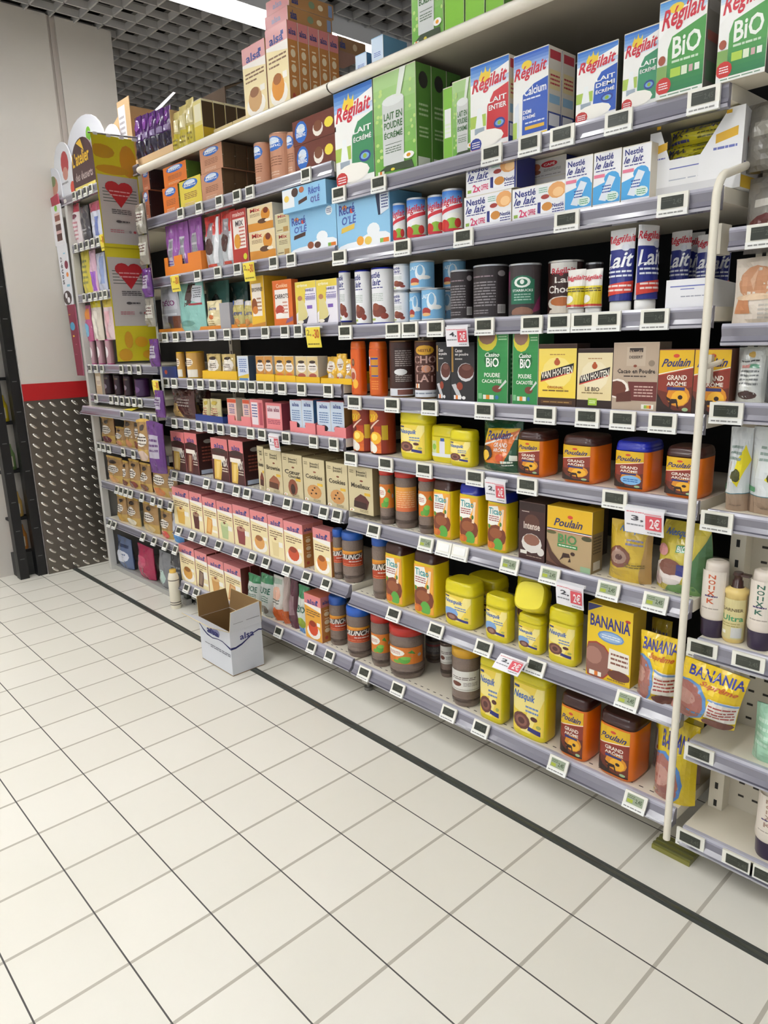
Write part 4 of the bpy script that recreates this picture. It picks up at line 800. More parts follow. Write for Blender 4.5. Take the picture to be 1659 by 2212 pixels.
box_(r,132,446,200,'light blue milk drink carton lying on top of the standing one','carton',[('r',0,0,1,1,'8ec2e4'),('r',0,.2,.28,1,'e8ecf0'),('e',.30,.80,.08,.20,'4a3430'),('e',.46,.84,.06,.13,'b86a44'),('p',[(.38,.24),(.58,.36),(.58,.52),(.38,.40)],'4a2c26'),('e',.1,.6,.06,.14,'e3c45c'),('t','Récré',.62,.56,.88,.86,'4a5fb0',.1),('t','O’LÉ',.66,.2,.86,.5,'5a4fa0',.05)],d=.13,body='86bce0',side='86bce0',z=c1[2]+.001,set=-.02,hmax=.075)
r=Row('D',S2[1],'goods on the second highest product shelf of the middle bay')
g2=r.g
box_(r,525,872,262,'light blue milk drink carton with open slot, right of two','carton',A_recre(True)+[('p',[(.80,.56),(.86,.56),(.83,1),(.75,1)],'1c2c4c'),('p',[(.84,.56),(.99,.64),(.99,1),(.83,1)],'dfe8f2'),('l',.86,.66,.98,.98,6,'3a4a88')],d=.14,body='86bce0',side='6aa6d0')
for i,(L,R,T,A) in enumerate(((888,985,292,.0),(985,1122,262,0),(1122,1244,242,0),(1218,1364,205,.0))):
    can_(r,L,R,T,olab(i,4,'red white and blue condensed milk cans'),'can',A_regcan(),turn=.4,set=0 if i!=3 else -.0,arc=1.3,z=None)
r=Row('C',S2[1],g2)
NW=A_nestlewide()
L1=[(8,262,1080),(268,552,1035)]
tops=[]
for i,(L,R,T) in enumerate(L1): tops.append(box_(r,L,R,T,('left' if i==0 else 'right')+' white condensed milk twin carton in the lower row','carton',NW,d=.08,hmax=.095)[2])
box_(r,18,290,905,'white condensed milk twin carton stacked on the left one','carton',NW+[('r',.97,0,1,1,'27307c')],d=.08,z=tops[0]+.001,side='27307c',set=.0,hmax=.092)
c1=box_(r,300,552,1000,'small white coffee cream carton behind the right twin carton','carton',A_coffee(),d=.08,set=.09,hmax=.13)
box_(r,300,560,860,'coffee cream carton on top of another, behind the upright blue ones','carton',A_coffee(),d=.12,set=.09,z=c1[2]+.001,hmax=.045,side='27307c')
for i,(L,R,T) in enumerate(((553,698,872),(704,852,838),(858,1012,805))):
    box_(r,L,R,T,olab(i,3,'upright white and blue sachet cartons'),'carton',A_nestle(),d=.05)
# white display tray with yellow bar packs
r=Row('E',S2[1],g2)
Yt=YF+.045; x0=xat(r.px(936),Yt,r.z); x1=xat(r.px(1490),Yt,r.z)
t=thing('display_tray','white cardboard display tray full of yellow bar packs','tray',((x0+x1)/2,Yt,r.z+.0006),g2); w=x1-x0
b=MB(); b.box(-w/2,0,0,w/2,.16,.002,'ececec','card'); b.box(-w/2,0,.002,w/2,.002,.078,'ececec','card'); b.box(-w/2,.158,.002,w/2,.16,.13,'e0e0e0','card')
b.art(Plane((-w/2,0,0),(w,0,0),(0,0,.075)),[('r',.12,.78,.86,.81,'6a74b8'),('l',.1,.45,.8,.52,1,'b8bcc8'),('r',.0,.0,1,.32,'d8d8da')]); b.build('body',t)
for s in (-1,1):
    b=MB(); hh=.155 if s>0 else .14; xw=w*.44 if s>0 else w*.24; x0_=s*w/2
    P=[(x0_,-.0005,.0),(x0_-s*xw,-.0005,.0),(x0_-s*xw,-.0005,.075),(x0_-s*xw*(.36 if s>0 else .5),-.0005,hh),(x0_,-.0005,hh)]
    b.face(P if s<0 else P[::-1],'efeff0','card'); b.face([(p[0],p[1]+.0012,p[2]) for p in (P[::-1] if s<0 else P)],'dddddd','card')
    Q=[(x0_,-.0005,0),(x0_,.155,0),(x0_,.12,hh-.03),(x0_,-.0005,hh)]
    b.face(Q if s>0 else Q[::-1],'c9c7c6','card')
    pl=Plane((s*w/2 if s<0 else w/2-.075,0,.05),(.075,0,0),(0,0,.11))
    b.art(pl,[('p',[(.25,.38),(.85,.46),(.85,.62),(.25,.54)],'e0b02c'),('l',.2,.24,.85,.34,1,'6a74b8'),('r',.5,.86,.65,.92,'e0b02c')] if s>0 else [('p',[(.1,.38),(.55,.46),(.55,.60),(.1,.54)],'e0b02c'),('l',.1,.28,.5,.34,1,'6a74b8'),('r',.2,.86,.32,.92,'e0b02c')],'card',off=.0008)
    if s>0: b.art(Plane((w/2,0,0),(0,.1,0),(0,0,.17)),[('e',.5,.55,.3,.1,'8a3434'),('r',0,0,1,.14,'d8b02c'),('r',.1,.22,.8,.24,'4a4a8a'),('r',.1,.28,.8,.30,'4a4a8a')],'card')
    b.build('side_flap',t)
for i in range(4):
    zz=r.z+.004+i*.0375; o=MB()
    A=[('r',0,0,1,1,'e3d83c'),('t','MAXI',.04,.40,.36,.92,'4a4a6a'),('l',.05,.08,.36,.30,1,'5a5aa0'),('t','Mousse au Chocolat',.46,.62,.90,.85,'4a4a8a'),('l',.48,.15,.74,.5,2,'6a6a30'),('e',.88,.35,.05,.22,'e0762c')]
    b=bag(w*.80,.075,.0365,A,'dcd040' if i<3 else '2f8fc4',nv=6,seed=i,crimp=.01); o=b.build('bar_pack',None,((x0+x1)/2-.012,Yt+.045+i*.012,zz)); tag(o,['lowest','second lowest','second highest','highest'][i]+' yellow bar pack stacked inside the white display tray','pack',g2)
for k in range(1):
    b=bag(.10,.06,.15,[('r',0,0,1,1,'8a8680'),('e',.5,.3,.4,.2,'6a3a38'),('r',.2,.6,.8,.7,'c8c4bc')],'7a7670',seed=9); o=b.build('food_bag',None,(BX[2]+.06,YF+.10,SH2[1]-.13),0)
    tag(o,'grey bag hanging at the right end of the display tray','bag',g2)
    b=bag(.10,.06,.13,[('r',0,0,1,1,'6e6a62'),('r',.2,.5,.8,.7,'8c887e')],'6a665e',seed=12); o=b.build('food_bag',None,(BX[2]+.055,YF+.08,1.625)); tag(o,'grey bag hanging above the wire divider','bag',g2)
# ------------------------------------------------------------------ third shelf
g='goods on the third product shelf of the left bay'
r=Row('F',S1[2],g)
x0,x1,Y,h,z=r.span(78,778,556)
tray('display_tray','long low orange tray under the bags on the third shelf',x0,x1,Y+.004,z,.12,.016,.016,'e08a2a',group=g)
bag_(r,92,232,276,'grey and pink transparent decoration bag at the far end of the third shelf',[('r',0,0,1,1,'a8aab0'),('r',.08,.48,.92,.82,'b8b8c0'),('t','DÉCO',.15,.56,.85,.70,'7a3a6a'),('r',.1,.36,.9,.40,'c8ccd0'),('r',.5,.06,.75,.34,'4a4044'),('r',.7,0,1,.34,'6a4030')],'8f9096',d=.03,set=.006,neck=.8,seed=3)
bag_(r,218,410,255,'teal bag hanging open over the third shelf front','' or [('r',0,0,1,1,'8ac0b8'),('p',[(.3,.5),(.55,.55),(.75,.95),(.45,.95)],'4a3434'),('p',[(.55,.62),(.92,.55),(.98,.9),(.66,.92)],'c8ccd4'),('l',.66,.66,.92,.88,5,'5a5e66'),('r',.5,.52,.95,.56,'9a3038'),('e',.42,.16,.3,.06,'6aa09a'),('p',[(0,0),(.16,0),(.12,.16),(0,.18)],'d8b88c')],'7fb5ad',d=.04,set=-.006,neck=.9,z=S1[2]-.0,seed=6)
bag_(r,430,600,248,'teal handle bag folded behind the cream packs','' or [('r',0,0,1,1,'4f7a72'),('e',.5,.55,.2,.2,'2c3a38')],'5a8880',d=.03,set=.08,seed=7)
bag_(r,590,740,252,'dark teal pack deeper in the third shelf','' or [('r',0,0,1,1,'3c5f5a')],'3c5f5a',d=.03,set=.125,seed=8)
bag_(r,424,528,385,'cream sugar pearl pack standing on the orange tray',[('r',0,0,1,1,'e3d5a8'),('t','Sucre',.2,.66,.8,.78,'4a5a9a'),('e',.5,.42,.16,.08,'d2703c'),('l',.3,.1,.7,.3,3,'b09a6a')],'dcc990',d=.04,z=S1[2]+.003,seed=9)
box_(r,545,618,400,'plain grey plastic pack between cream packs','carton',[('r',0,0,1,1,'a09ea2')],d=.04,body='9a989c',z=S1[2]+.003,m='plastic')
for i,(L,R,T) in enumerate(((622,700,380),(704,778,385))):
    bag_(r,L,R,T,('left' if i==0 else 'right')+' of two small olive sachets by the yellow carton',[('r',0,0,1,1,'c2b26a'),('r',0,0,.12,1,'2c4f9a'),('t','Levure',.2,.45,.9,.62,'3c4a7a'),('e',.5,.2,.3,.12,'c98a4a'),('r',.2,.82,1,1,'c8c4c0')],'b8a860',d=.03,z=S1[2]+.003,seed=i+11)
box_(r,782,882,205,'tall yellow brownie mix carton','carton',[('r',0,0,1,1,'e2b42c'),('r',.1,.22,.80,.86,'efe6dc'),('t','BROWNIE',.12,.70,.9,.78,'5a4a3c'),('e',.25,.42,.22,.16,'8a4a24'),('e',.3,.34,.2,.08,'c9782a'),('l',.45,.3,.78,.6,4,'a87a5c'),('p',[(0,.05),(1,.10),(1,.02),(0,0)],'c9862c')],d=.11,side='c99a1e',top='d8b83c')
box_(r,946,1086,236,'orange and white cake mix carton','carton',[('r',0,0,1,1,'d96a26'),('r',.10,.16,.80,.80,'efe8e2'),('t','Cookies',.2,.84,.8,.93,'f0c8a0'),('t','CARROTS',.10,.60,.84,.70,'4a3c38'),('e',.34,.34,.24,.12,'b03a2c'),('l',.5,.25,.76,.55,4,'c98a78'),('e',.34,.24,.22,.05,'f2eee8'),('p',[(.6,.04),(1,.1),(1,.2),(.7,.14)],'8a5a7a')],d=.03,side='c9602a',body='d96a26')
for i,(L,R,T) in enumerate(((1112,1265,246),(1268,1420,230))):
    box_(r,L,R,T,('left' if i==0 else 'right')+' of two yellow and white vanilla cartons','carton',[('r',0,0,1,1,'eae6ee'),('p',[(0,.25),(.45,.5),(.55,1),(0,1)],'dfc84e'),('r',0,.84,1,1,'dfc84e'),('t','crème',.1,.88,.6,.95,'efe8c8'),('r',.5,.56,.95,.64,'a8a0c0'),('t','VANILLE',.48,.76,.9,.82,'3c3a78'),('l',.46,.58,.96,.72,3,'8a82b0'),('p',[(.08,.08),(.5,.08),(.56,.24),(.4,.56),(.12,.6)],'d8cc8c'),('p',[(.02,.02),(.5,.02),(.62,.20),(.5,.14)],'2c2a3c'),('e',.22,.62,.12,.06,'b07a5a'),('r',.55,.36,.8,.44,'7a5ab0'),('e',.2,.06,.16,.04,'f0e8d8')],d=.08,side='e3dff0',top='d8c45a')
g='goods on the third product shelf of the middle bay'
r=Row('D',S2[2],g)
NC=A_nestle(True)
for i,(L,R,T) in enumerate(((522,645,738),(647,752,728),(756,915,716))):
    can_(r,L,R,T,olab(i,3,'tall white condensed milk cans with blue rims'),'can',NC,rim='2a34a0',set=0.0,body='eeeef0',z=SH1[2] if i==0 else None)
z1=can_(r,900,1002,866,'small white can in the lower row beside the tall cans','can',NC,set=.0,body='eeeef0')
can_(r,896,1006,688,'small white can stacked on another beside the tall cans','can',NC,set=.0,z=z1[2]+.001,body='eeeef0')
z2=can_(r,1000,1090,866,'light blue milk can in the lower row beside the small white one','can',A_lightcan(),turn=.6,body='7db6df',set=.02)
can_(r,1004,1166,672,'light blue milk can stacked on the lower ones','can',A_lightcan(),turn=.6,body='7db6df',set=.0,z=z2[2]+.001)
can_(r,1082,1238,848,'light blue milk can in front of the black cans','can',A_lightcan(),turn=.6,body='7db6df',set=-.0)
z3=can_(r,1190,1330,860,'light blue can standing deeper behind the front ones','can',A_lightcan(),turn=.6,body='6aa3cc',set=.09)
can_(r,1222,1372,664,'light blue can stacked deeper behind the black cans','can',A_lightcan(),turn=.6,body='6aa3cc',set=.09,z=z3[2]+.001)
can_(r,1272,1424,730,'black cocoa can turned to show its back, left of two','can',A_sbux(0),body='2e2729',turn=.8,arc=1.35)
can_(r,1424,1650,702,'black cocoa can turned to show its back, right of two','can',A_sbux(0),body='2e2729',turn=.8,arc=1.35)
r=Row('E',S2[2],g)
can_(r,108,300,818,'dark cocoa can with a green label panel','can',A_sbux(1),body='3c3436',turn=.8,arc=1.3)
can_(r,340,548,800,'brown chocolate milk can with white lid','can',A_choclait(),set=.05,body='3a1f1a',rim='efece6',lid='efece6',turn=.8,arc=1.3)
can_(r,548,668,806,'dark can half hidden behind the small tubes','can',[('r',0,0,1,1,'2c2426')],body='2c2426',set=.10)
def tube_(L,R,T,label,art,body,rz=0,set=0,g=g,zz=None):
    x0,x1,Y,h,z=r.span(L,R,T,set,zz); t=thing('squeeze_tube',label,'tube',((x0+x1)/2,Y+.025,z+.0006),g,rz)
    a,c=tube_pack((x1-x0)*(1 if not rz else 1.15),h,art,None,body); a.build('body',t); c.build('cap',t); return t
YT=[('r',0,0,1,1,'e9e6e0'),('r',0,.08,1,.56,'d8c62c'),('t','Régilait',.12,.68,.9,.84,'c9263a',.1,.3),('e',.35,.22,.2,.11,'efece4'),('l',.1,.40,.9,.52,2,'3a3420'),('r',0,.03,1,.08,'c23a2c')]
tube_(428,528,842,'small yellow and white squeeze tube, left of two',YT,'e9e6e0')
tube_(532,628,838,'small yellow and white squeeze tube, right of two',YT,'e9e6e0')
BT=[('r',0,0,1,1,'1f2a80'),('r',0,.72,1,1,'e6e6e8'),('t','Régilait',.06,.78,.96,.92,'c9263a',.06,.3),('t','Lait',.10,.46,.9,.68,'eef0f4',.12,.4),('l',.1,.32,.9,.44,2,'dfe4ee'),('p',[(0,.06),(1,.12),(1,.28),(0,.22)],'cf3a2c'),('l',.12,.12,.9,.24,2,'f0dcd4'),('e',.66,.74,.12,.05,'c8ccd8')]
tube_(672,812,604,'large blue squeeze tube facing front',BT,'1f2a80')
tube_(822,955,578,'large blue squeeze tube turned sideways beside the first',BT,'c8c8cc',rz=math.radians(75))
b=MB(); x0=xat(r.px(884),r.y,r.z); x1=xat(r.px(1030),r.y,r.z)
x0,x1,Y,h,z=r.span(1042,1500,905,-.004)
tray('display_tray','white cardboard tray with dark tubes behind the wire divider',x0,min(x1,BX[2]-.02),Y,z,.2,h,h*.8,'e9e9ec',group=g,art=[('r',.1,.74,.95,.78,'6a74b8'),('r',.34,.64,.66,.67,'6a74b8'),('l',.36,.36,.9,.44,1,'9a9eac'),('r',.0,.0,1,.03,'c8c8cc')])
for i,(L,set_) in enumerate(((1035,.08),(1112,.14),(1190,.08),(1275,.14))):
    tube_(L,L+110,612+10*i,olab(i,4,'blue squeeze tubes in the dark inside the white tray'),BT,'1f2a80',set=set_+.03,zz=S2[2]+.0035)
# ------------------------------------------------------------------ fourth shelf
g='goods on the fourth product shelf of the left bay'
r=Row('F',S1[3],g)
box_(r,106,214,872,'low navy blue sachet box at the far end of the fourth shelf','carton',[('r',0,0,1,1,'22387c'),('e',.3,.5,.1,.2,'c9502c')],d=.1,body='22387c')
for i,(L,R,T) in enumerate(((222,297,762),(299,435,758))):
    can_(r,L,R,T,('left' if i==0 else 'right')+' of two yellow lidded spice jars','jar',[('r',0,0,1,1,'c99a4c'),('r',0,0,1,.32,'e8e2d6'),('e',.5,.62,.32,.18,'efe4d0'),('l',.25,.5,.75,.72,3,'6a4030')],name='spice_jar',rim='dcb42a',lid='e0b82e',body='c99a4c')
def ytray(L,R,T,label,hb=.05): 
    x0,x1,Y,h,z=r.span(L,R,T,-.004); return tray('display_tray',label,x0,x1,Y,z,.10,h,hb,'e6b71c',notch=[(.0,.01)],group=g),x0,x1,Y,z
ytray(408,665,902,'yellow tray holding two white oval sachets')
OV=[('r',0,0,1,1,'c9b070'),('e',.52,.55,.42,.30,'efe8dc'),('l',.25,.42,.8,.62,3,'5a4a3c'),('e',.5,.82,.25,.07,'3a2a22')]
for i,(L,R,T) in enumerate(((428,528,778),(538,636,780))): bag_(r,L,R,T,('left' if i==0 else 'right')+' of two sachets in the yellow tray at left',OV,'b59a5c',d=.03,set=.01,z=S1[3]+.003,seed=20+i)
box_(r,676,756,792,'narrow white and blue yeast carton between the yellow trays','carton',[('r',0,0,1,1,'cfd8e6'),('l',.15,.5,.85,.9,5,'4a6aa8'),('t','SEL',.2,.34,.8,.46,'4a6aa8'),('p',[(0,0),(1,.12),(1,.28),(0,.16)],'d8b83c'),('r',.1,.02,.9,.1,'5f8fc4')],d=.04,side='3c4a5c',set=0)
box_(r,765,812,800,'dark plastic pack beside the white and blue yeast carton','carton',[('r',0,0,1,1,'343c4a')],d=.05,body='2c3440',set=.03,m='plastic')
TR=[(808,944,926,'c98a3c','e09a3c','orange flavouring'),(948,1102,936,'d09a3c','d97a3c','amber flavouring'),(1104,1282,946,'d8c08c','b05a4c','rose flavouring'),(1290,1520,960,'e0b43c','e0b43c','mixed flavouring')]
for k,(L,R,T,c,pc,nm) in enumerate(TR):
    ytray(L,R,T,'yellow tray holding the '+nm+' cartons',.04)
    m_=(L+R)/2
    if k<3:
        for i,(a,b_) in enumerate(((L+6,m_-1),(m_+1,R-8))):
            box_(r,a,b_,792+k*2,('left' if i==0 else 'right')+' '+nm+' carton in its yellow tray','carton',[('r',0,0,1,1,c),('e',.5,.56,.44,.20,'efe8e0'),('l',.2,.56,.8,.66,1,'4a3a34'),('l',.2,.46,.8,.54,2,'6a5a50'),('e',.5,.78,.3,.06,'3a2a24'),('e',.5,.24,.36,.10,pc)],d=.045,set=.006,z=S1[3]+.0035,deep=0)
for i,(L,R,T) in enumerate(((1322,1395,800),(1392,1462,778),(1458,1516,820))):
    bag_(r,L,R,T,olab(i,3,'yellow and white sachets leaning in the last yellow tray'),[('r',0,0,1,1,'e8b83c'),('e',.5,.62,.34,.22,'f0e8dc'),('l',.3,.5,.7,.68,2,'8a5a3c'),('e',.5,.22,.34,.14,'e8dccc'),('e',.4,.12,.14,.08,'c94a34')],'d8a83c',d=.03,set=.012,z=S1[3]+.003,seed=30+i)
g='cocoa goods on the fourth product shelf of the middle bay'
r=Row('G',S2[3],g)
for i,(L,R,T,A) in enumerate(((72,198,192,A_orangebot()),(200,348,194,A_orangeback()))):
    xm,ym,z,w,d,h,t=tub_(r,L,R,T,('left' if i==0 else 'right')+' of two bright orange drink powder bottles','d9580f','e0661c',A,ratio=.85,p=3,lh=.13,name='powder_bottle',cat='bottle',lip=.985,art0=.02,art1=.84,a0=.04 if 0 else None)
can_(r,346,524,184,'brown chocolate can turned to its back text','can',A_chocback(),rim='8a6a4a',lid='5a3a2a',body='3e221d',turn=.8,arc=1.35)
can_(r,524,684,184,'brown chocolate can with big pale letters','can',A_chocolat(),rim='8a6a4a',lid='5a3a2a',body='4e2a22',turn=.8,arc=1.35)
for i,(L,R,T) in enumerate(((676,776,200),(780,944,204))): box_(r,L,R,T,('left' if i==0 else 'right')+' of two black cocoa powder cartons with a cup','carton',A_black(),d=.06,side='1c1c1e',body='26262a',set=0 if i else .004)
for i,(L,R,T) in enumerate(((966,1182,118),(1216,1396,122))): box_(r,L,R,T,('left' if i==0 else 'right')+' of two tall green organic cocoa cartons','carton',A_casbio(),d=.06 if i==0 else .07,side='2c6a3c',top='2c7a40',sideart=[('r',.2,.0,.8,.12,'c8ccc8'),('l',.2,.2,.8,.7,8,'7ab080')])
r=Row('H',S2[3],g)
box_(r,70,328,142,'yellow cocoa carton with diagonal black banner','carton',A_vanhouten(),d=.06,body='3c2416')
box_(r,336,574,172,'cream cocoa carton with diagonal black banner','carton',A_vanhouten(True),d=.06,body='2c1a16')
box_(r,578,884,132,'large beige cocoa carton with brown cup panel','carton',A_dessertchoc(),d=.06,body='b5a18c',side='6a5a4c')
for i,(L,R,T) in enumerate(((888,1124,178),(1128,1376,176))): box_(r,L,R,T,('left' if i==0 else 'right')+' of two yellow and orange cocoa cartons with black figure','carton',A_poulain(),d=.06 if i==0 else .05,body='5a2c1c',top='6a2c20')
# ------------------------------------------------------------------ fifth shelf
g='goods on the fifth product shelf of the left bay'
r=Row('F',S1[4],g)
for i,(L,R,T) in enumerate(((160,325,1040),(330,440,1040))):
    bag_(r,L,R,T,('left' if i==0 else 'right')+' of two brown glossy chocolate decoration bags',[('r',0,0,1,1,'4a2622'),('p',[(0,.05),(.6,.05),(.4,.5),(.1,.55)],'c9a45c'),('l',.35,.4,.85,.7,3,'8a807c')],'4a2622',d=.05,set=.0 if i==0 else .09,seed=40+i)
x0,x1,Y,h,z=r.span(356,498,1225,-.005)
x1=xat(r.px(560),Y,z)
tray('display_tray','navy blue tray with two upright beige sachets',x0,x1,Y,z,.08,h,h,'1f3a84',group=g)
for i,(L,R,T) in enumerate(((398,448,1112),(452,530,1112))): bag_(r,L,R,T,('left' if i==0 else 'right')+' beige sachet standing in the navy tray',[('r',0,0,1,1,'d8cc9a'),('l',.2,.2,.8,.6,4,'b86a5c'),('e',.5,.8,.3,.1,'c9b04c')],'cdbf8c',d=.03,set=.012,z=z+.004,seed=45+i)
PK='e08084'
def ptray(L,R,T,label,hb,d=.09,notch=((.3,.7),)):
    x0,x1,Y,h,z=r.span(L,R,T,-.004); tray('display_tray',label,x0,x1,Y,z,d,h,hb,PK,notch=list(notch),group=g,sidec='c96a70'); return z
SG=[('r',0,0,1,1,'e7c0b4'),('r',0,.84,1,1,'d0502c'),('t','SUCRE',.2,.66,.8,.80,'3a4a8a'),('l',.2,.4,.8,.62,3,'3a4a8a'),('e',.5,.2,.36,.12,'e0b04c')]
ptray(598,770,1232,'pink tray with orange and cream vanilla sugar cartons at left',.04,notch=((.3,.6),))
box_(r,602,668,1108,'orange and cream sugar carton, left one in the pink tray','carton',SG,d=.05,set=.003,z=S1[4]+.003)
box_(r,716,768,1115,'orange and cream sugar carton, middle one in the pink tray','carton',SG,d=.05,set=.003,z=S1[4]+.003)
box_(r,772,866,1115,'tall pink and white sugar carton next to the pink tray','carton',[('r',0,0,1,1,PK),('r',.1,.1,.6,.9,'e9dce0'),('l',.14,.35,.56,.85,5,'3a4a8a'),('r',.7,.1,.95,.9,'b04a58')],d=.05,body=PK)
box_(r,888,1005,1140,'square pink box of baking powder','carton',[('r',0,0,1,1,PK),('r',.08,.42,.9,.9,'e3ccd0'),('t','alsa',.12,.68,.44,.84,'8a3450'),('t','alsa',.52,.68,.86,.84,'8a3450'),('l',.1,.2,.9,.38,3,'8a3450')],d=.09,side='8f3a44',body='c05a62')
BL=[('r',0,0,1,1,'c6d4e4'),('t','alsa',.2,.80,.8,.92,'2b3f86'),('l',.15,.35,.85,.7,5,'5a78a8'),('e',.5,.2,.3,.1,'3a3a40')]
for k,(L,R,T) in enumerate(((1062,1250,1278),(1262,1478,1308))):
    ptray(L,R,T,('left' if k==0 else 'right')+' pink display tray of light blue baking powder cartons',.07,notch=((.28,.62),))
    for i in range(2): 
        a=L+8+(R-L-14)/2*i; box_(r,a,a+(R-L-14)/2-2,1118+k*12,('left' if i==0 else 'right')+' blue baking powder carton in the '+('left' if k==0 else 'right')+' pink tray','carton',BL,d=.07,set=.004,z=S1[4]+.003,side='8a6a3c' if k else '3f6fa8',top='c96a74')
g='cocoa goods on the fifth product shelf of the middle bay'
r=Row('G',S2[4],g)
for i,(L,R,T) in enumerate(((20,205,646),(192,405,646))):
    can_(r,L,R,T,('left' if i==0 else 'right')+' of two red and orange hot chocolate canisters','canister',[(A_hot(),-1.2,1.25)],rim='5a2018',lid='6a2018',body='9a3a1c',name='canister',xmin=1.034)
def nes(L,R,T,label,ratio=.62,set=0,lh=.27,art=None,z=None,**k): return tub_(r,L,R,T,label,'d9c91a','dccd14',art or A_nesquik(),ratio=ratio,p=3.6,lh=lh,set=set,z=z,art0=.14,art1=.70,**k)
nes(414,700,675,'tall yellow cocoa tub beside the hot chocolate canisters')
nes(640,880,790,'low yellow tub turned to its nutrition label',lh=.30,set=.02,art=[('r',0,0,1,1,'e0d02a'),('r',.05,.2,.3,.8,'cfd8a0'),('r',.45,.2,.7,.8,'e4e2f0'),('r',0,.03,1,.2,'e8ecf0'),('e',.2,.5,.1,.15,'8cc04c'),('r',.5,.8,.68,.95,'3a5aa8')])
nes(770,1000,822,'low yellow cocoa tub next to the green bag',lh=.28,set=-.0)
bag_(r,958,1240,752,'green cocoa bag with orange front',[('r',0,0,1,1,'1f4f34'),('p',[(.02,.14),(.7,.18),(.95,.85),(.18,.80),(.10,.5)],'d9742a'),('p',[(.14,.58),(.86,.80),(.95,.86),(.18,.82)],'e0b41c'),('t','Poulain',.22,.62,.78,.80,'2f3270',.25,.3),('p',[(.10,.48),(.82,.70),(.82,.74),(.10,.52)],'efe8dc'),('t','GRAND',.42,.48,.74,.56,'f0e2d0',.1),('t','ARÔME',.42,.40,.74,.48,'f0e2d0',.1),('e',.22,.34,.16,.14,'30180f'),('e',.20,.30,.1,.10,'e8b83c'),('e',.6,.28,.10,.07,'c9502a'),('r',.8,.24,.92,.34,'dfe8d8'),('l',.66,.14,.86,.24,2,'dfe8d8')],'1f4a30',d=.07,neck=.96,seed=50)
r=Row('H',S2[4],g)
def pou(L,R,T,label,lidc,blue=False,set=0,ratio=.62,lh=.19,a1=None,z=None):
    return tub_(r,L,R,T,label,'e0700c',lidc,A_poulain(True,blue=blue),ratio=1.05,p=4.5,lh=lh,set=set,art0=.06,art1=.80,fr=(.47,.38),lip=1.0,z=z)
BR='3e1c16'
pou(-72,224,735,'orange cocoa tub with brown lid, leftmost on the fifth shelf',BR)
pou(230,590,765,'orange cocoa tub with brown lid, left of the blue lidded one',BR)
pou(590,940,802,'orange cocoa tub with bright blue lid','1224a8',True)
pou(935,1292,842,'orange cocoa tub with brown lid behind the wire divider',BR)
# ------------------------------------------------------------------ sixth shelf
g='cake mix cartons on the sixth product shelf of the left bay'
r=Row('I',S1[5],g)
for i,(L,R,T) in enumerate(((52,146,368),(150,236,378),(338,455,415),(464,566,432))):
    box_(r,L,R,T,olab(i,4,'dark chocolate and pink cake mix cartons'),'carton',A_alsachoc('d8b04c' if i!=1 else '6a3428'),d=.115,side='3a1c1a',top=PK,body=PK,sideart=[('r',0,0,1,1,'3a1c1a'),('r',0,.86,1,1,'3a2422'),('e',.5,.8,.2,.05,'a8a098'),('l',.2,.3,.8,.7,5,'8a4a3c'),('r',.1,.02,.7,.12,'b8c4d8')])
DM=[(668,712,474,'7a3a28','Brownie','',None,'c'),(716,838,496,'9a5a3c','Brownie','','','c'),(842,984,524,'8a4c34','Cœur','Chocolat','','o'),(990,1142,556,'c99054','Cookies','','','e'),(1156,1306,586,'c99054','Cookies','','','e'),(1312,1484,612,'5a2c28','Moelleux','','','c')]
nm=['plain brownie mix carton at the left end, narrow','brownie mix carton with dark cake slice','chocolate heart cake mix carton','cookie mix carton with cookie picture, left of two','cookie mix carton with cookie picture, right of two','moist cake mix carton with brown cake slice']
for (L,R,T,pc,a,c,_,sh),n in zip(DM,nm): box_(r,L,R,T,'beige '+n,'carton',A_dessert(pc,a,c,sh),d=.06,side='8f7f5c',body='bcab82',top='9a8a62',deep=2 if n[0]!='p' else 0)
g='cocoa goods on the sixth product shelf of the middle bay'
r=Row('J',S2[5],g)
JO=A_jarorange(); JT=[('r',0,0,1,1,'dc7a2c'),('g',0,0,1,1,'d97040','e8a040'),('l',.2,.15,.9,.85,8,'eab888'),('r',0,.0,.14,1,'7aa03c')]
for i,(L,R,T,A) in enumerate(((190,292,92,JO),(292,444,104,JT),(446,570,128,JO))): jar_(r,L,R,T,olab(i,3,'cocoa granule jars with red lids on the sixth shelf'),'c8281c',A,lh=.10,lw=.42,lz=.30)
TI=A_ticao()
def tic(L,R,T,label,lidc,set=0,**k):
    return tub_(r,L,R,T,label,'e2c414',lidc,TI,ratio=.9,p=6,lh=.16,set=set,art0=.05,art1=.80,lip=.97,**k)
tic(550,752,172,'yellow cocoa tub with brown lid on the sixth shelf',BR,a0=None)
tic(720,935,198,'yellow cocoa tub with blue lid, left of two blue ones','14249a',set=0)
tic(905,1112,250,'yellow cocoa tub with blue lid, right of two blue ones','14249a',set=0)
box_(r,1108,1276,312,'dark brown hot drink carton with white cup','carton',[('r',0,0,1,1,'3e1e1c'),('r',0,.86,1,1,'2c1614'),('e',.5,.66,.3,.14,'5a3428'),('t','Intense',.18,.54,.82,.66,'d8c8bc',.0),('e',.5,.30,.40,.17,'d8d2cc'),('e',.5,.36,.32,.10,'8a5a48'),('e',.86,.18,.14,.07,'d8d2cc'),('l',.1,.82,.4,.85,1,'d0c0b4'),('r',.06,.10,.32,.16,'e8e4da'),('l',.3,.06,.9,.09,1,'a89080')],d=.08,body='3a1c1a',side='2c1412',deep=1)
box_(r,1290,1584,342,'yellow and brown organic cocoa carton','carton',A_poulainbio(),d=.055,body='b49a72',side='8c7650',top='e0b41c',sideart=[('r',0,.64,1,1,'b08e1c'),('l',.15,.3,.85,.6,6,'5a4a34'),('r',.2,.04,.8,.18,'d0c8b8')],deep=0)
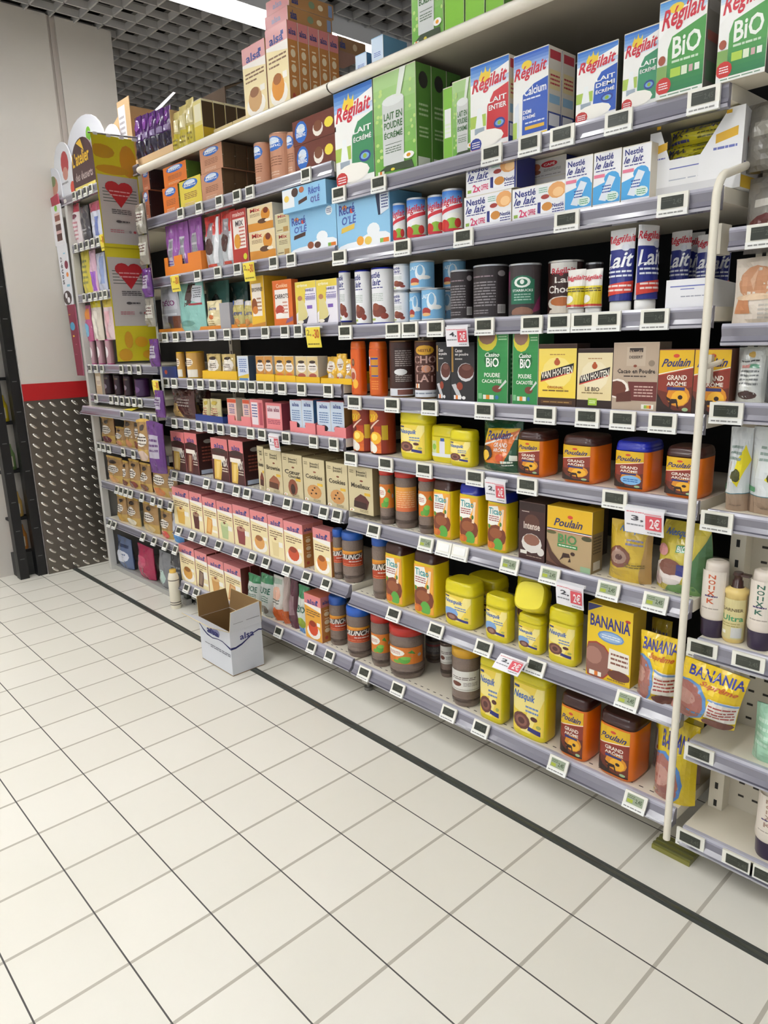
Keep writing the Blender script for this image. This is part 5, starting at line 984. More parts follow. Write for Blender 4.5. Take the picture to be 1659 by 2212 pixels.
r=Row('K',S2[5],g)
box_(r,350,470,250,'yellow cocoa carton deep behind the organic one','carton',[('r',0,0,1,1,'b89a24')],d=.06,body='b89a24',side='3c2a18',set=.14)
bag_(r,512,800,335,'yellow and brown paper cocoa bag leaning back',[('r',0,0,1,1,'d0b03a'),('p',[(.8,0),(1,0),(1,.9),(.9,.8)],'b08c50'),('t','Nesquik',.28,.80,.92,.92,'5a7aa8',.0,.3),('e',.36,.42,.28,.18,'7a4a3a'),('e',.36,.42,.19,.12,'a08070'),('e',.36,.42,.08,.05,'5a3430'),('l',.5,.62,.85,.74,2,'8a86a0'),('l',.5,.26,.9,.34,2,'7a6a30')],'a8824c',d=.07,neck=.98,seed=60,crimp=.03)
bag_(r,825,1195,345,'yellow and green organic cocoa bag beside the wire divider',[('r',0,0,1,1,'cdbb48'),('p',[(.66,0),(1,0),(1,.9),(.74,.5)],'4f7a4a'),('p',[(.25,0),(.9,0),(.8,.16),(.4,.18)],'6f9a58'),('t','Nesquik',.14,.78,.72,.90,'5a74b0',.0,.3),('r',.44,.60,.64,.70,'4d9a68'),('t','BIO',.46,.61,.62,.69,'e8f0e8'),('e',.34,.30,.32,.18,'e0d6d0'),('e',.38,.38,.22,.12,'7a4a3c'),('r',.50,.28,.70,.44,'2c2f78'),('e',.1,.16,.14,.10,'d8c0bc'),('e',.2,.6,.12,.08,'c98a8a')],'c4b450',d=.10,neck=.80,seed=61,backc='3f6a40')
# ------------------------------------------------------------------ seventh shelf
g='dessert mix cartons on the seventh product shelf of the left bay'
r=Row('I',S1[6],g)
AL=[(62,180,765,'dcae4c',1,'vanilla'),(184,272,800,'5a2c26',1,'chocolate'),(276,374,838,'d8963c',2,'caramel'),(378,488,868,'b4c48c',1,'pistachio'),(492,612,892,'8a3a3a',1,'red fruit'),(616,738,930,'e0a25a',0,'strawberry tart'),(742,850,968,'e3cf98',1,'cream cup'),(854,988,1008,'c9502c',0,'pannacotta'),(1062,1186,1058,'d8802c',0,'flan')]
for (L,R,T,pc,kd,nm) in AL: box_(r,L,R,T,'pink topped dessert mix carton with %s picture'%nm,'carton',A_alsa(pc,kind=kd),d=.05,side='c98a44' if L>700 else 'c9787c',sideart=A_alsaside() if L>700 else None,top='dc8a8c',body='dc8a8c',deep=2 if L<850 else (1 if L<1000 else 0))
g='cocoa goods on the seventh product shelf of the middle bay'
r=Row('I',S2[6],g)
CRN=A_crunch()
jar_(r,1188,1298,1062,'blue lidded granule jar at the far left of the seventh shelf group','1c58b4',CRN,z=SH1[6],lh=.13,lw=.30,lz=.34)
jar_(r,1296,1466,1080,'blue lidded granule jar facing front between two others','1c58b4',CRN,xmax=1.027,z=SH1[6],lh=.13,lw=.30,lz=.34)
r=Row('J',S2[6],g)
jar_(r,142,262,545,'blue lidded granule jar next to the yellow tubs','1c58b4',CRN,lh=.12,lw=.30,lz=.34)
tic(235,440,588,'yellow cocoa tub with brown lid, left of two on the seventh shelf',BR)
tic(420,660,640,'yellow cocoa tub with brown lid, right of two on the seventh shelf',BR)
nes(614,900,828,'wide low yellow tub with blue cereal picture',art=A_nesquik(False,False),ratio=.7,lh=.28)
nes(760,1060,800,'wide yellow tub deeper behind the low one',set=.13,ratio=.7)
nes(888,1100,925,'small yellow cocoa tub left of the tilted lid',art=A_nesquik(False,False),lh=.26,ratio=.6)
xm,ym,z_,w_,d_,h_,tt=nes(1104,1310,1052,'small yellow cocoa tub under the tilted lid',art=A_nesquik(False,False),lh=.2,ratio=.6)
x_=xm; t=thing('cocoa_tub','oval yellow tub standing tilted on top of another tub','tub',(x_+.0,ym-.02,z_+h_+.001),g)
b=MB(); ol=Outline(w_*1.08,.085,3.4,40); b.grid([ol.ring(0,.9),ol.ring(.004,1),ol.ring(.07,1),ol.ring(.075,.9)],'dccd14','plastic',closed=True); b.face(ol.ring(.075,.9),'e3d41a','plastic'); b.face(ol.ring(0,.9)[::-1],'dccd14','plastic')
o=b.build('body',t); o.rotation_euler=(math.radians(62),0,math.radians(18)); o.location=(0,.035,.038)
nes(1300,1545,1012,'yellow cocoa tub right of the tilted lid',lh=.24,ratio=.6)
nes(1090,1330,780,'yellow tub far behind the tilted lid',set=.15,ratio=.7)
r=Row('N',S2[6],g)
box_(r,396,694,125,'big yellow cocoa carton with cup picture and blue lettering','carton',A_ban(),d=.07,body='dcb818',side='c9a614',deep=0)
bag_(r,705,965,345,'yellow cocoa bag with blue lettering leaning over the rail',A_banbag(),'e0be1c',d=.07,set=-.03,seed=70,neck=1.0)
x0=xat(1140+985/3.16,YF-.0,S2[6]); o=bag(.14,.07,.135,A_banbag(),'e0be1c',seed=71).build('food_bag',None,(x0+.08,YF-.015,S2[6]+.012),math.radians(12)); o.rotation_euler.y=math.radians(10); tag(o,'yellow cocoa bag with cup picture pushed past the wire divider','bag',g)
bag_(r,800,930,250,'yellow cocoa bag lying deeper on the seventh shelf',[('r',0,0,1,1,'b8a02c'),('t','BANANIA',.1,.6,.9,.8,'2c2f6e'),('r',.5,.3,.9,.5,'b8303c')],'b8a02c',d=.05,set=.13,seed=72)
# ------------------------------------------------------------------ bottom shelf
g='goods on the bottom shelf of the left bay'
r=Row('L',S1[7],g)
for i,(L,R,T,pc,nm) in enumerate(((110,218,112,'d8a04c','custard'),(222,308,160,'5a3a34','chocolate cake'),(312,426,205,'d09a54','round seal'),(430,548,250,'c98a4c','cream'))):
    box_(r,L,R,T,'bottom shelf pink dessert mix carton with %s picture'%nm,'carton',A_alsa(pc,kind=(0,2,1,2)[i]),d=.05,side='6a2c24',top='dc8a8c',body='dc8a8c',deep=2)
BG=[('r',0,0,1,1,'c9cfc8'),('r',0,.8,1,1,'3f8a5c'),('t','SUCRE',.15,.55,.85,.70,'3a6a58'),('l',.2,.35,.8,.5,3,'5a7a6c'),('e',.5,.18,.3,.10,'8c8478')]
bd=[(560,652,330,BG,'c4ccc4','first white and green sugar bag behind the white box'),(654,742,330,BG,'c4ccc4','second white and green sugar bag behind the white box'),(744,818,345,[('r',0,0,1,1,'dcd8d0'),('p',[(0,0),(1,.05),(.9,.3),(0,.35)],'d9662a'),('e',.5,.62,.34,.16,'e8b8a0'),('l',.2,.4,.8,.52,2,'6a6a60'),('r',.1,.84,.9,.95,'a8b8a8')],'d0ccc4','white and orange flour bag right of the sugar bags'),(822,862,350,[('r',0,0,1,1,'b8a49c'),('p',[(0,0),(1,.05),(.9,.3),(0,.35)],'c9622a')],'b09c94','narrow white and orange bag turned sideways'),(866,916,380,[('r',0,0,1,1,'5a2a38'),('r',.2,.3,.8,.7,'8a6a70')],'5a2a38','narrow dark plum bag'),(920,1000,415,[('r',0,0,1,1,'d0d6cc'),('r',0,.75,1,1,'3f8a5c'),('t','BIO',.3,.45,.8,.6,'3a6a58'),('e',.5,.22,.34,.12,'8aa02c'),('r',.2,.0,.7,.12,'3a7ac0')],'ccd2c8','white and green bag beside the orange dessert carton')]
for i,(L,R,T,A,c,lb) in enumerate(bd): bag_(r,L,R,T,lb,A,c,d=.06,seed=80+i,neck=.9)
box_(r,1002,1118,462,'orange topped dessert mix carton near the blue lidded jars','carton',A_alsa('d8502c',mid='e8a83c',kind=0),d=.055,side='c07a3c',sideart=A_alsaside(),top='e07a60',body='dc8a8c',deep=1)
g='cocoa goods on the bottom shelf of the middle bay'
r=Row('M',S2[7],g)
jar_(r,42,160,248,'bottom shelf granule jar with blue lid, left of two','1c58b4',CRN,lh=.15,lw=.30,lz=.32,set=.02)
jar_(r,152,312,312,'bottom shelf granule jar with blue lid, right of two','1c62cc',CRN,lh=.15,lw=.30,lz=.32)
jar_(r,306,445,362,'bottom shelf granule jar with red lid, left of two','c8281c',JO,lh=.13,lw=.36,lz=.28,set=.01)
jar_(r,424,652,424,'bottom shelf granule jar with red lid, right of two','c8281c',JO,lh=.15,lw=.32,lz=.30)
DK=[('r',0,0,1,1,'5a5452'),('r',.1,.7,.9,.85,'8a3a3c'),('l',.2,.2,.8,.6,4,'a09a98')]
jar_(r,650,762,500,'dark jar standing deeper on the bottom shelf, left one','2c2426',DK,set=.17)
jar_(r,745,838,505,'dark jar with grey label deeper on the bottom shelf','2c2426',A_white(),set=.12)
jar_(r,820,1006,565,'granule jar with yellow lid and white label','e0a81c',A_white(),lh=.14,lw=.34,lz=.28)
def nesb(L,R,T,label): return tub_(r,L,R,T,label,'d9c91a','dccd14',A_nesquik(),ratio=.62,p=4.5,lh=.13,art0=.09,art1=.84)
nesb(1000,1205,640,'tall yellow cocoa tub on the bottom shelf, left of two')
nesb(1206,1496,728,'tall yellow cocoa tub on the bottom shelf, right of two')
r=Row('N',S2[7],g)
pou(216,500,742,'large orange cocoa tub on the bottom shelf, left of two',BR,lh=.17)
pou(474,835,860,'large orange cocoa tub on the bottom shelf, right of two',BR,lh=.17)
bag_(r,806,1080,930,'yellow cocoa bag with pink cup at the right end of the bottom shelf',[('r',0,0,1,1,'dcc01c'),('t','BANANIA',.2,.66,1,.86,'3a3f98',.0),('e',.34,.28,.46,.34,'4f84c4'),('e',.30,.27,.43,.31,'a3675c'),('e',.28,.34,.26,.12,'b98a7e')],'d8bc20',d=.09,set=-.01,seed=90)
x0=xat(1140+1110/3.16,YF+.08,S2[7]); o=bag(.13,.07,.22,[('r',0,0,1,1,'dcc828'),('r',0,0,1,.55,'9a8480'),('r',.1,.3,.9,.55,'dcd6cc'),('l',.15,.3,.85,.5,2,'a84a44')],'d8bc20',seed=91).build('food_bag',None,(min(x0-.02,BX[2]-.075),YF+.15,S2[7]+.001)); tag(o,'yellow and grey cocoa bag behind the pink cup bag','bag',g)
# ------------------------------------------------------------------ right bay goods
g='goods in the right cream bay'
def shelfgood(z,px,Y=YF+.02): return xat(px,Y,z)
r=Row('O',SH3[1],g); r.y=YF+.016
bag_(r,1572,1700,560,'pale beige pack with a large tan leaf drop','' or [('r',0,0,1,1,'ded2c4'),('e',.40,.62,.30,.26,'c9926c'),('p',[(.3,.66),(.44,.86),(.36,.5)],'d8ad8c'),('p',[(.05,.16),(.36,.16),(.3,.40),(.1,.40)],'c98a60'),('e',.40,.40,.34,.05,'e0c4a4'),('l',.5,.06,.95,.3,4,'b8b0a6')],'d8ccbe',d=.04,seed=100,m='card')
r=Row('O',SH3[2],g); r.y=YF+.016
bag_(r,1578,1642,752,'white pouch with dark seeds printed low',[('r',0,0,1,1,'c9cbc6'),('p',[(.1,0),(.9,0),(.85,.96),(.2,.96)],'dadcd8'),('e',.5,.14,.3,.08,'5a4440'),('l',.2,.3,.8,.6,4,'7a7c7c'),('r',.2,.62,.5,.68,'c98a84'),('r',.5,.62,.8,.68,'6aa084'),('l',.2,.72,.8,.78,1,'5a5c5c'),('e',.5,.86,.1,.05,'d8b05c')],'b8bab0',d=.05,seed=101)
bag_(r,1640,1740,760,'dark pouch at the right edge of the third right shelf',[('r',0,0,1,1,'4a4a4c')],'3c3c40',d=.05,seed=102)
r=Row('O',SH3[3],g); r.y=YF+.016
KR=[('r',0,0,1,1,'a8907a'),('r',0,.22,1,1,'d6dadb'),('r',0,.215,1,.225,'4a7a84'),('p',[(.35,.42),(.62,.30),(1,.62),(.8,.80)],'e3d31c'),('e',.56,.44,.18,.08,'4a4a1c'),('r',.0,.26,.2,.32,'5a9a68'),('l',.2,.6,.7,.8,3,'8a9a94'),('l',.3,.06,.8,.1,1,'8f7a68')]
bag_(r,1555,1600,925,'slim brown and white kraft pouch with yellow diamond sticker',KR,'a08a76',d=.06,seed=103,m='card')
bag_(r,1600,1720,925,'wide brown and white kraft pouch with yellow sticker',KR,'a08a76',d=.07,seed=104,m='card')
def bottle(kind,px,z,label,hh,rr,c,capc,artw,Y=YF+.05):
    x=xat(px,Y,z); t=thing('lotion_bottle',label,'bottle',(x,Y,z+.0006),g)
    ol=Outline(2*rr,2*rr,2,28); b=MB()
    if kind=='cone':
        hc=hh*.24; b.grid([ol.ring(hc,.95),ol.ring(hc+.003,1.0),ol.ring(hc+.012,1.05),ol.ring(hh*.5,.98),ol.ring(hh*.93,.86),ol.ring(hh*.975,.83),ol.ring(hh*.985,.70),ol.ring(hh,.45)],c,'plastic',closed=True); b.face(ol.ring(hh,.45),c,'plastic'); b.build('body',t)
        b=MB(); b.grid([ol.ring(0,.84),ol.ring(.006,.9),ol.ring(hc,.96)],capc,'plastic',closed=True); b.face(ol.ring(0,.84)[::-1],capc,'plastic'); b.build('cap',t)
        b=MB(); b.art(Wrap(ol,-rr*.9,rr*1.1,hh*.36,hh*.88,1.02),artw,'card',off=.001); b.build('paper_label',t)
    else:
        b.grid([ol.ring(0,.9),ol.ring(.006,1),ol.ring(hh*.68,1.0),ol.ring(hh*.70,1.08),ol.ring(hh*.76,1.06),ol.ring(hh*.79,.6)],c,'plastic',closed=True); b.face(ol.ring(0,.9)[::-1],c,'plastic'); b.build('body',t)
        b=MB(); b.grid([ol.ring(hh*.79,.6),ol.ring(hh*.80,.5),ol.ring(hh*.88,.46),ol.ring(hh*.885,.36),ol.ring(hh*.95,.36),ol.ring(hh*.96,.5),ol.ring(hh,.40)],capc,'plastic',closed=True); b.face(ol.ring(hh,.40),capc,'plastic'); b.box(0,-.008,hh*.955,rr*1.1,.008,hh*.985,capc,'plastic'); b.build('pump',t)
        b=MB(); b.art(Wrap(ol,-rr*1.1,rr*1.3,hh*.06,hh*.64,1.0),artw,'card',off=.001); b.build('paper_label',t)
VT=lambda c1,c2: [('r',0,0,1,1,'e6dcd0'),('t','N',.35,.82,.62,.92,c1),('t','O',.36,.68,.62,.79,c1),('t','I',.38,.55,.60,.65,c1),('t','X',.34,.40,.62,.52,c1),('l',.25,.34,.72,.42,1,c2),('t','K',.34,.20,.62,.32,c1),('l',.15,.04,.8,.1,1,'a89c90')]
bottle('cone',1538,SH3[4],'cream conical bottle with orange lettering and dark purple cap',.185,.029,'e3d8cc','2c1c3c',VT('c9582c','4a3a6a'))
bottle('pump',1583,SH3[4],'pale yellow bottle with brown pump',.165,.024,'e3c87c','3c1e18',[('r',0,0,1,1,'d8cc94'),('t','GARNIER',.06,.70,.9,.78,'6a5a3c'),('t','Ultra',.10,.46,.92,.60,'4d9a68'),('l',.1,.3,.8,.42,2,'a89c60'),('r',.5,.04,.9,.30,'d0d0cc'),('r',.1,.12,.3,.2,'f0ece0')])
bottle('cone',1640,SH3[4],'cream conical bottle with green and purple lettering',.185,.029,'e3d8cc','2c1c3c',VT('3a6a58','4a3a6a'),Y=YF+.05)
bottle('cone',1660,SH3[6],'cream bottle standing alone on the lowest right shelf',.19,.033,'e0d6ca','2c1c3c',VT('a88a7c','4a3a6a'))
x=xat(1655,YF+.04,SH3[5]); b=bag(.09,.06,.135,[('r',0,0,1,1,'a3d0b4'),('p',[(.6,0),(.75,0),(.6,1),(.45,1)],'6a5a50'),('l',.1,.3,.5,.8,4,'c4e4d0')],'98c8aa',seed=110); o=b.build('food_bag',None,(x+.012,YF+.05,SH3[5]+.001)); tag(o,'mint green pouch on the second lowest right shelf','pouch',g)
# ------------------------------------------------------------------ far bay goods
g='small goods in the far narrow bay'
def pegs(zoom,z,items,dflt=.03,set0=0,drop=0):
    r=Row(zoom,z,g); r.y=YF+.02
    for i,(L,R,T,A,c,lb) in enumerate(items): bag_(r,L,R,T,lb,A,c,d=dflt,seed=120+i+int(z*100),group=g,set=set0)
WR=[('r',0,0,1,1,'e0d4d6'),('r',0,.8,1,1,'b8344a'),('l',.2,.1,.8,.6,5,'c98a94'),('e',.5,.7,.3,.06,'7a2a4a')]
pegs('P',SH0[1],[(352,420,905,WR,'e0d4d6','white and red sachet on the highest shelf of the far bay'),(424,490,915,[('r',0,0,1,1,'46444a'),('l',.2,.2,.8,.4,2,'a8a8ac')],'3c3a40','charcoal sachet beside the white and red one'),(500,585,885,[('r',0,0,1,1,'c8ccdc'),('r',0,.75,1,1,'a8445c'),('r',.5,.1,.8,.6,'6a7ab8')],'c0c4d4','white and blue sachet next to the hanging banner')])
pegs('P',SH0[2],[(436,498,1262,[('r',0,0,1,1,'cfc04c'),('l',.2,.2,.8,.8,5,'8a8a4c')],'c8b844','narrow yellow sachet on the second shelf of the far bay'),(502,548,1262,[('r',0,0,1,1,'d8b0c4'),('r',.3,.05,.9,.5,'9a5ac0')],'d0a8bc','pink and purple sachet beside the yellow one'),(552,618,1285,[('r',0,0,1,1,'b8bcd0'),('r',.5,.2,.9,.9,'8a9ac4')],'b0b4c8','pale blue sachet beside the hanging banner')])
pegs('P',1.352,[(446,506,1700,[('r',0,0,1,1,'b85a84'),('r',.4,.6,.9,.9,'d9843c'),('e',.5,.3,.3,.2,'7ab4d8')],'c07a94','pink sachet with orange corner, far bay third shelf'),(512,590,1645,[('r',0,0,1,1,'d8cfc0'),('r',0,.78,1,1,'d8c82c'),('p',[(.3,.05),(.6,.05),(.7,.7),(.2,.7)],'efe8dc')],'cfc6b4','yellow and white candle blister, left of two'),(606,684,1650,[('r',0,0,1,1,'d8c0c4'),('r',0,.8,1,1,'d8c04c'),('p',[(.3,.05),(.6,.05),(.7,.7),(.2,.7)],'e3b0b8')],'cfb8bc','pink and white candle blister, right of two')])
r=Row('P',SH0[3],g); r.y=YF+.02
for i,(L,R,T) in enumerate(((512,560,1975),(566,630,1968),(634,700,1968))):
    can_(r,L,R,T,olab(i,3,'small pink lidded sprinkle jars in the far bay'),'jar',[('r',0,0,1,1,'b08a94'),('e',.5,.5,.3,.25,'e3d8dc')],rim='c04a8a',lid='c04a8a',body='a07a84',name='sprinkle_jar')
r=Row('Q',SH0[4],g); r.y=YF+.02
box_(r,592,640,70,'narrow beige pack at the left of the dark jars','pack',A_lines('c4ae8c','8a6a5c','dcd2c0'),d=.05)
for i,(L,R,T) in enumerate(((664,745,112),(750,828,118),(832,915,122))):
    can_(r,L,R,T,olab(i,3,'dark syrup jars in the far bay'),'jar',[('r',0,0,1,1,'2c1420'),('e',.5,.4,.25,.14,'8a7f8c'),('r',.1,.8,.9,.9,'5a4a3c')],rim='1c1018',lid='1c1018',body='2a1420',name='syrup_jar',m='plastic')
can_(r,925,1052,150,'wider purple jar right of the dark syrup jars','jar',[('r',0,0,1,1,'3c1a4a'),('e',.5,.4,.3,.2,'6a4a7a')],rim='2c1038',lid='2c1038',body='3c1a4a',name='syrup_jar',m='plastic')
BRN=lambda w,c='c98a5c': A_brownpack(c,w)
pegs('Q',SH0[5],[(618,725,470,A_brownpack('6a2c34','Choc'),'6a3a34','dark brown baking bag at the left under the purple rail'),(738,806,560,BRN('Noix'),'a8844c','narrow gold baking bag right of the dark brown one'),(812,896,485,BRN('Coco'),'a8844c','taller gold baking bag in the middle'),(902,952,490,BRN('Lait','8a4a2c'),'6a5030','slim olive brown baking bag')],.04)
pegs('Q',SH0[6],[(664,792,805,A_brownpack('d09a5c','Amande'),'b07a50','wide tan nut bag on the third lowest far shelf'),(798,846,850,BRN('Raisin','7a4a3c'),'a87a4c','slim tan nut bag beside the wide one'),(852,940,835,A_brownpack('7a3428','Noisette'),'8a5a3c','brown nut bag with white badge'),(946,1034,865,A_brownpack('7a4a30','Pépites'),'8a6040','brown nut bag beside the yellow topped one'),(1048,1188,870,A_brownpack('c9783c','Graines'),'c4a44c','yellow topped nut bag with white panel'),(1192,1252,905,A_brownpack('c9a48c','Riz'),'a89a84','grey tan nut bag at the right end')],.045)
pegs('Q',SH0[7],[(752,828,1140,A_brownpack('c9a04c','Figue'),'a87e4c','small fruit bag on the second lowest far shelf'),(834,935,1155,A_brownpack('e8e0c8','Noix'),'d8c894','pale fruit bag with yellow foot'),(968,1098,1195,A_brownpack('c9b07c','Cajou'),'b8a070','tan fruit bag in the middle of the second lowest far shelf'),(1120,1215,1262,A_brownpack('c94a3c','Mix'),'b89a84','fruit bag with red foot'),(1222,1300,1305,[('r',0,0,1,1,'b8bcc8'),('r',0,0,1,.3,'4a8ac8')],'a8acb8','white and blue fruit bag near the pink cartons')],.045)
pegs('Q',.03,[(745,860,1490,[('r',0,0,1,1,'5a6a8c'),('e',.5,.4,.4,.2,'c8ccd8'),('r',.1,.7,.9,.8,'2c3a5c')],'4a5a80','blue patterned bag lying low in the far bay'),(915,1045,1560,[('r',0,0,1,1,'a0204a'),('e',.4,.5,.3,.2,'c04a6a')],'a0204a','crimson bag in the bottom of the far bay'),(1100,1195,1620,[('r',0,0,1,1,'7a7c80'),('e',.4,.3,.4,.2,'a8c0b8')],'6a6c70','grey bag with mint spot in the bottom of the far bay'),(1200,1296,1625,[('r',0,0,1,1,'3c3c40'),('l',.1,.5,.9,.7,2,'7a7c80')],'34343a','black bag in the bottom of the far bay')],.07)
x=xat(385,YF-.03,.0); t=thing('milk_bottle','slim cream bottle standing at the foot of the far bay','bottle',(x-.02,YF-.03,0),None)
ol=Outline(.056,.056,2,20); b=MB(); b.grid([ol.ring(0,.95),ol.ring(.004,1),ol.ring(.16,1),ol.ring(.185,.8),ol.ring(.19,.55)],'e3dcc8','plastic',closed=True)
for z in (.02,.032,.15): b.grid([ol.ring(z,1.02),ol.ring(z+.005,1.02)],'6a6258','plastic',closed=True)
b.face(ol.ring(0,.95)[::-1],'e3dcc8','plastic'); b.build('body',t); b=MB(); b.grid([ol.ring(.189,.6),ol.ring(.205,.6),ol.ring(.206,.5)],'d8b04c','plastic',closed=True); b.face(ol.ring(.206,.5),'d8b04c','plastic'); b.build('cap',t)
# purple bags on a hanging strip between far bay and left bay
g='bags clipped to the hanging strip between the bays'
SP=[('r',0,0,1,1,'5c2c74'),('r',.2,.3,.8,.75,'a8a0b0'),('l',.25,.4,.75,.7,3,'5a3a6a')]
SQ=[('r',0,0,1,1,'8a8478'),('r',.1,.3,.9,.75,'b8b4a8'),('l',.15,.4,.85,.7,3,'6a4a4a')]
for i,(z,A,c,nm) in enumerate(((1.80,SQ,'7a7a70','highest grey green'),(1.67,SQ,'8a7a6c','second highest tan'),(1.53,SP,'4a2468','upper purple'),(1.40,SQ,'7a7c7c','middle grey'),(1.22,SP,'5c2c74','tall purple'),(.985,SP,'6a3a84','lower purple'))):
    o=bag(.085,.035,.125,A,c,seed=150+i).build('food_bag',None,(BX[0]+.068,YF-.045,z)); tag(o,nm+' bag on the hanging strip between the bays','bag',g)
b=MB(); b.box(BX[0]+.060,YF-.026,.97,BX[0]+.076,YF-.0225,1.95,'b8b8b4','plastic'); tag(b.build('hanging_strip'),'grey plastic hanging strip for bags between the far and left bays','strip')
for i,(x,z,rz) in enumerate(((-.405,.735,.1),(-.285,.69,.2))):
    o=bag(.12,.05,.24 if i else .20,SP if i else A_brownpack('c9b0a0','Noix'),'5c2c74' if i else 'b8a484',seed=160+i,slump=.4).build('food_bag',None,(x,YF-.075,z+.03),rz); tag(o,('large purple bag hanging in front of the far bay' if i else 'tan bag hanging under the bright yellow sign'),'bag',g)
# ------------------------------------------------------------------ electronic price tags
def tagmesh(w,h,lit=False,blank=False):
    a=MB(); a.box(-w/2,-.006,-h,w/2,0,0,'e6e4d8','plastic',dict(f='efede2'))
    a.box(-w/2,-.0075,-h-.004,w/2,.0,-h+.009,'f2f2ee','plastic'); a.art(Plane((-w/2,-.0076,-h-.003),(w,0,0),(0,0,.011)),[('l',.08,.2,.9,.8,1,'8a8a88')],'card')
    s=MB(); c='9aa48c' if lit else '31352c'
    if blank: c='f4f4f2'
    m=w*.14
    s.box(-w/2+m,-.0078,-h+.012,w/2-m,-.0058,-.006,c,'plastic',dict(f=c))
    if not blank:
        s.art(Plane((-w/2+m,-.0078,-h+.012),(w-2*m,0,0),(0,0,h-.018)),[('l',.06,.55,.5,.9,2,'4b5044' if not lit else '5a6a4a'),('t','2,45',.55,.2,.94,.7,'50564a' if not lit else '4a5a3a')]+([('r',.05,.1,.4,.45,'a8b43c')] if lit else []),'plastic',off=.0002)
    return a.build('casing'),s.build('screen')
PROT={}
RN=['highest','second highest','third highest','fourth highest','fourth lowest','third lowest','second lowest','lowest']
def tags(shs,k,bayname,pxs,w,zoom='O',lits=(),blanks=(),h=.042,zname=None,tl=None):
    z=shs[k]; zm=ZM[zoom]
    n=len(pxs)
    for i,p in enumerate(sorted(pxs)):
        px=zm[0]+p/zm[2]; tilt=(.020 if z<.5 else .012 if z<.75 else 0) if tl is None else tl
        x=xat(px,YF-.008-tilt*.5,z-.02)
        lit=p in lits; bl=p in blanks; key=(round(w,3),lit,bl)
        lab='electronic price tag, %s on the %s rail of the %s bay'%((ORD+['eleventh from left','twelfth from left','thirteenth from left','fourteenth from left','fifteenth from left'])[i],zname or RN[k],bayname)
        if n==1: lab=lab.replace('leftmost','only one')
        if key not in PROT:
            t=thing('price_tag',lab,'price tag',(x,YF-.004,z+.001),'electronic shelf price tags'); a,s=tagmesh(w,h,lit,bl); a.parent=t; s.parent=t; PROT[key]=t
        else: t=dup(PROT[key],(x,YF-.004,z+.001),lab)
        t.rotation_euler.x=-math.atan2(tilt,.045) if tilt else 0
L_='left'; M_='middle'
tags(SH1,0,L_,[p/2.9625+300 for p in (267,385,515,628,710,1070)],.052)
tags(SH2,0,M_,[732,818,1062,1144,1214.5,1336,1520],.066)
tags(SH1,1,L_,[p/2.9625+300 for p in (375,505,632,862,975)],.052)
tags(SH2,1,M_,[733,869,1001,1224,1453],.068)
tags(SH1,2,L_,[p/3.456+320 for p in (125,205,305,480,590,715,875,1020,1122)],.050)
tags(SH2,2,M_,[746,849.7,885.5,940.9,1046.6,1148.5,1208,1260,1313,1414],.066)
tags(SH1,3,L_,[p/3.456+320 for p in (135,195,315,390,480,570,640,705,775,845,905,1000,1145,1345)],.050)
tags(SH2,3,M_,[765.6,847,928,1046,1177,1268.5,1345,1431],.066)
tags(SH1,4,L_,[p/3.456+320 for p in (195,285,380,465,540,640,765,850,1030,1235,1385)],.050)
tags(SH2,4,M_,[758,833.4,916.3,1026,1139,1327.7],.066)
tags(SH1,5,L_,[p/3.318+360 for p in (55,150,285,380,500,575,725,865,1000,1125,1220)],.050)
tags(SH2,5,M_,[762.0+45,919.5,958.6,993,1100.5,1187,1313.6,1415],.062,lits=(919.5,1100.5,1187,1313.6,1415),blanks=(958.6,993))
tags(SH1,6,L_,[p/3.318+360 for p in (85,180,265,370,500,610,710,860,1000,1140)],.050)
tags(SH2,6,M_,[849.5,940.7,1043.5,1156,1353.6],.062,lits=(1353.6,))
tags(SH1,7,L_,[p/3.318+360 for p in (140,210,800,1035,1165)],.052)
tags(SH2,7,M_,[786,858.7,968.4,1037.6,1204.7,1371],.062,lits=(1204.7,1371))
R_='right cream'
for k,pl in enumerate(([1652],[],[1568.5],[1548],[1516.6,1616],[1510],[1491,1592.5,1655])):
    if pl: tags(SH3,k,R_,pl,.070,zname=['highest','','third highest','fourth highest','third lowest','second lowest','lowest'][k],tl=0)
# far bay tag strips
for k,ps in ((0,[160,172,184,196]),(1,[164,176,188,200,212]),(2,[182,194,206,218,228]),(3,[194,207,220,262,280,300]),(4,[207,240,252,264,276,290,303])):
    tags(SH0,k,'far narrow',ps,.04,zname=['highest','second highest','third highest','fourth highest','fifth highest'][k])
tags(SH0,5,'far narrow',[214,224,235,266,288,312,340,352],.042,zname='third lowest'); tags(SH0,6,'far narrow',[252,262,272,282,306,330,346,368],.042,zname='second lowest'); tags(SH0,7,'far narrow',[236,246,308,332,356,378],.042,zname='lowest')
tg=(.99,); 
PZ=[(262,.99),(304,.99),(318,.99),(332,.99)]
for i,(p,z) in enumerate(PZ):
    t=dup(PROT[(.04,False,False)],(xat(p,YF-.05,z-.02),YF-.041,z),'electronic price tag, %s on the projecting purple rail of the far bay'%ORD[i])
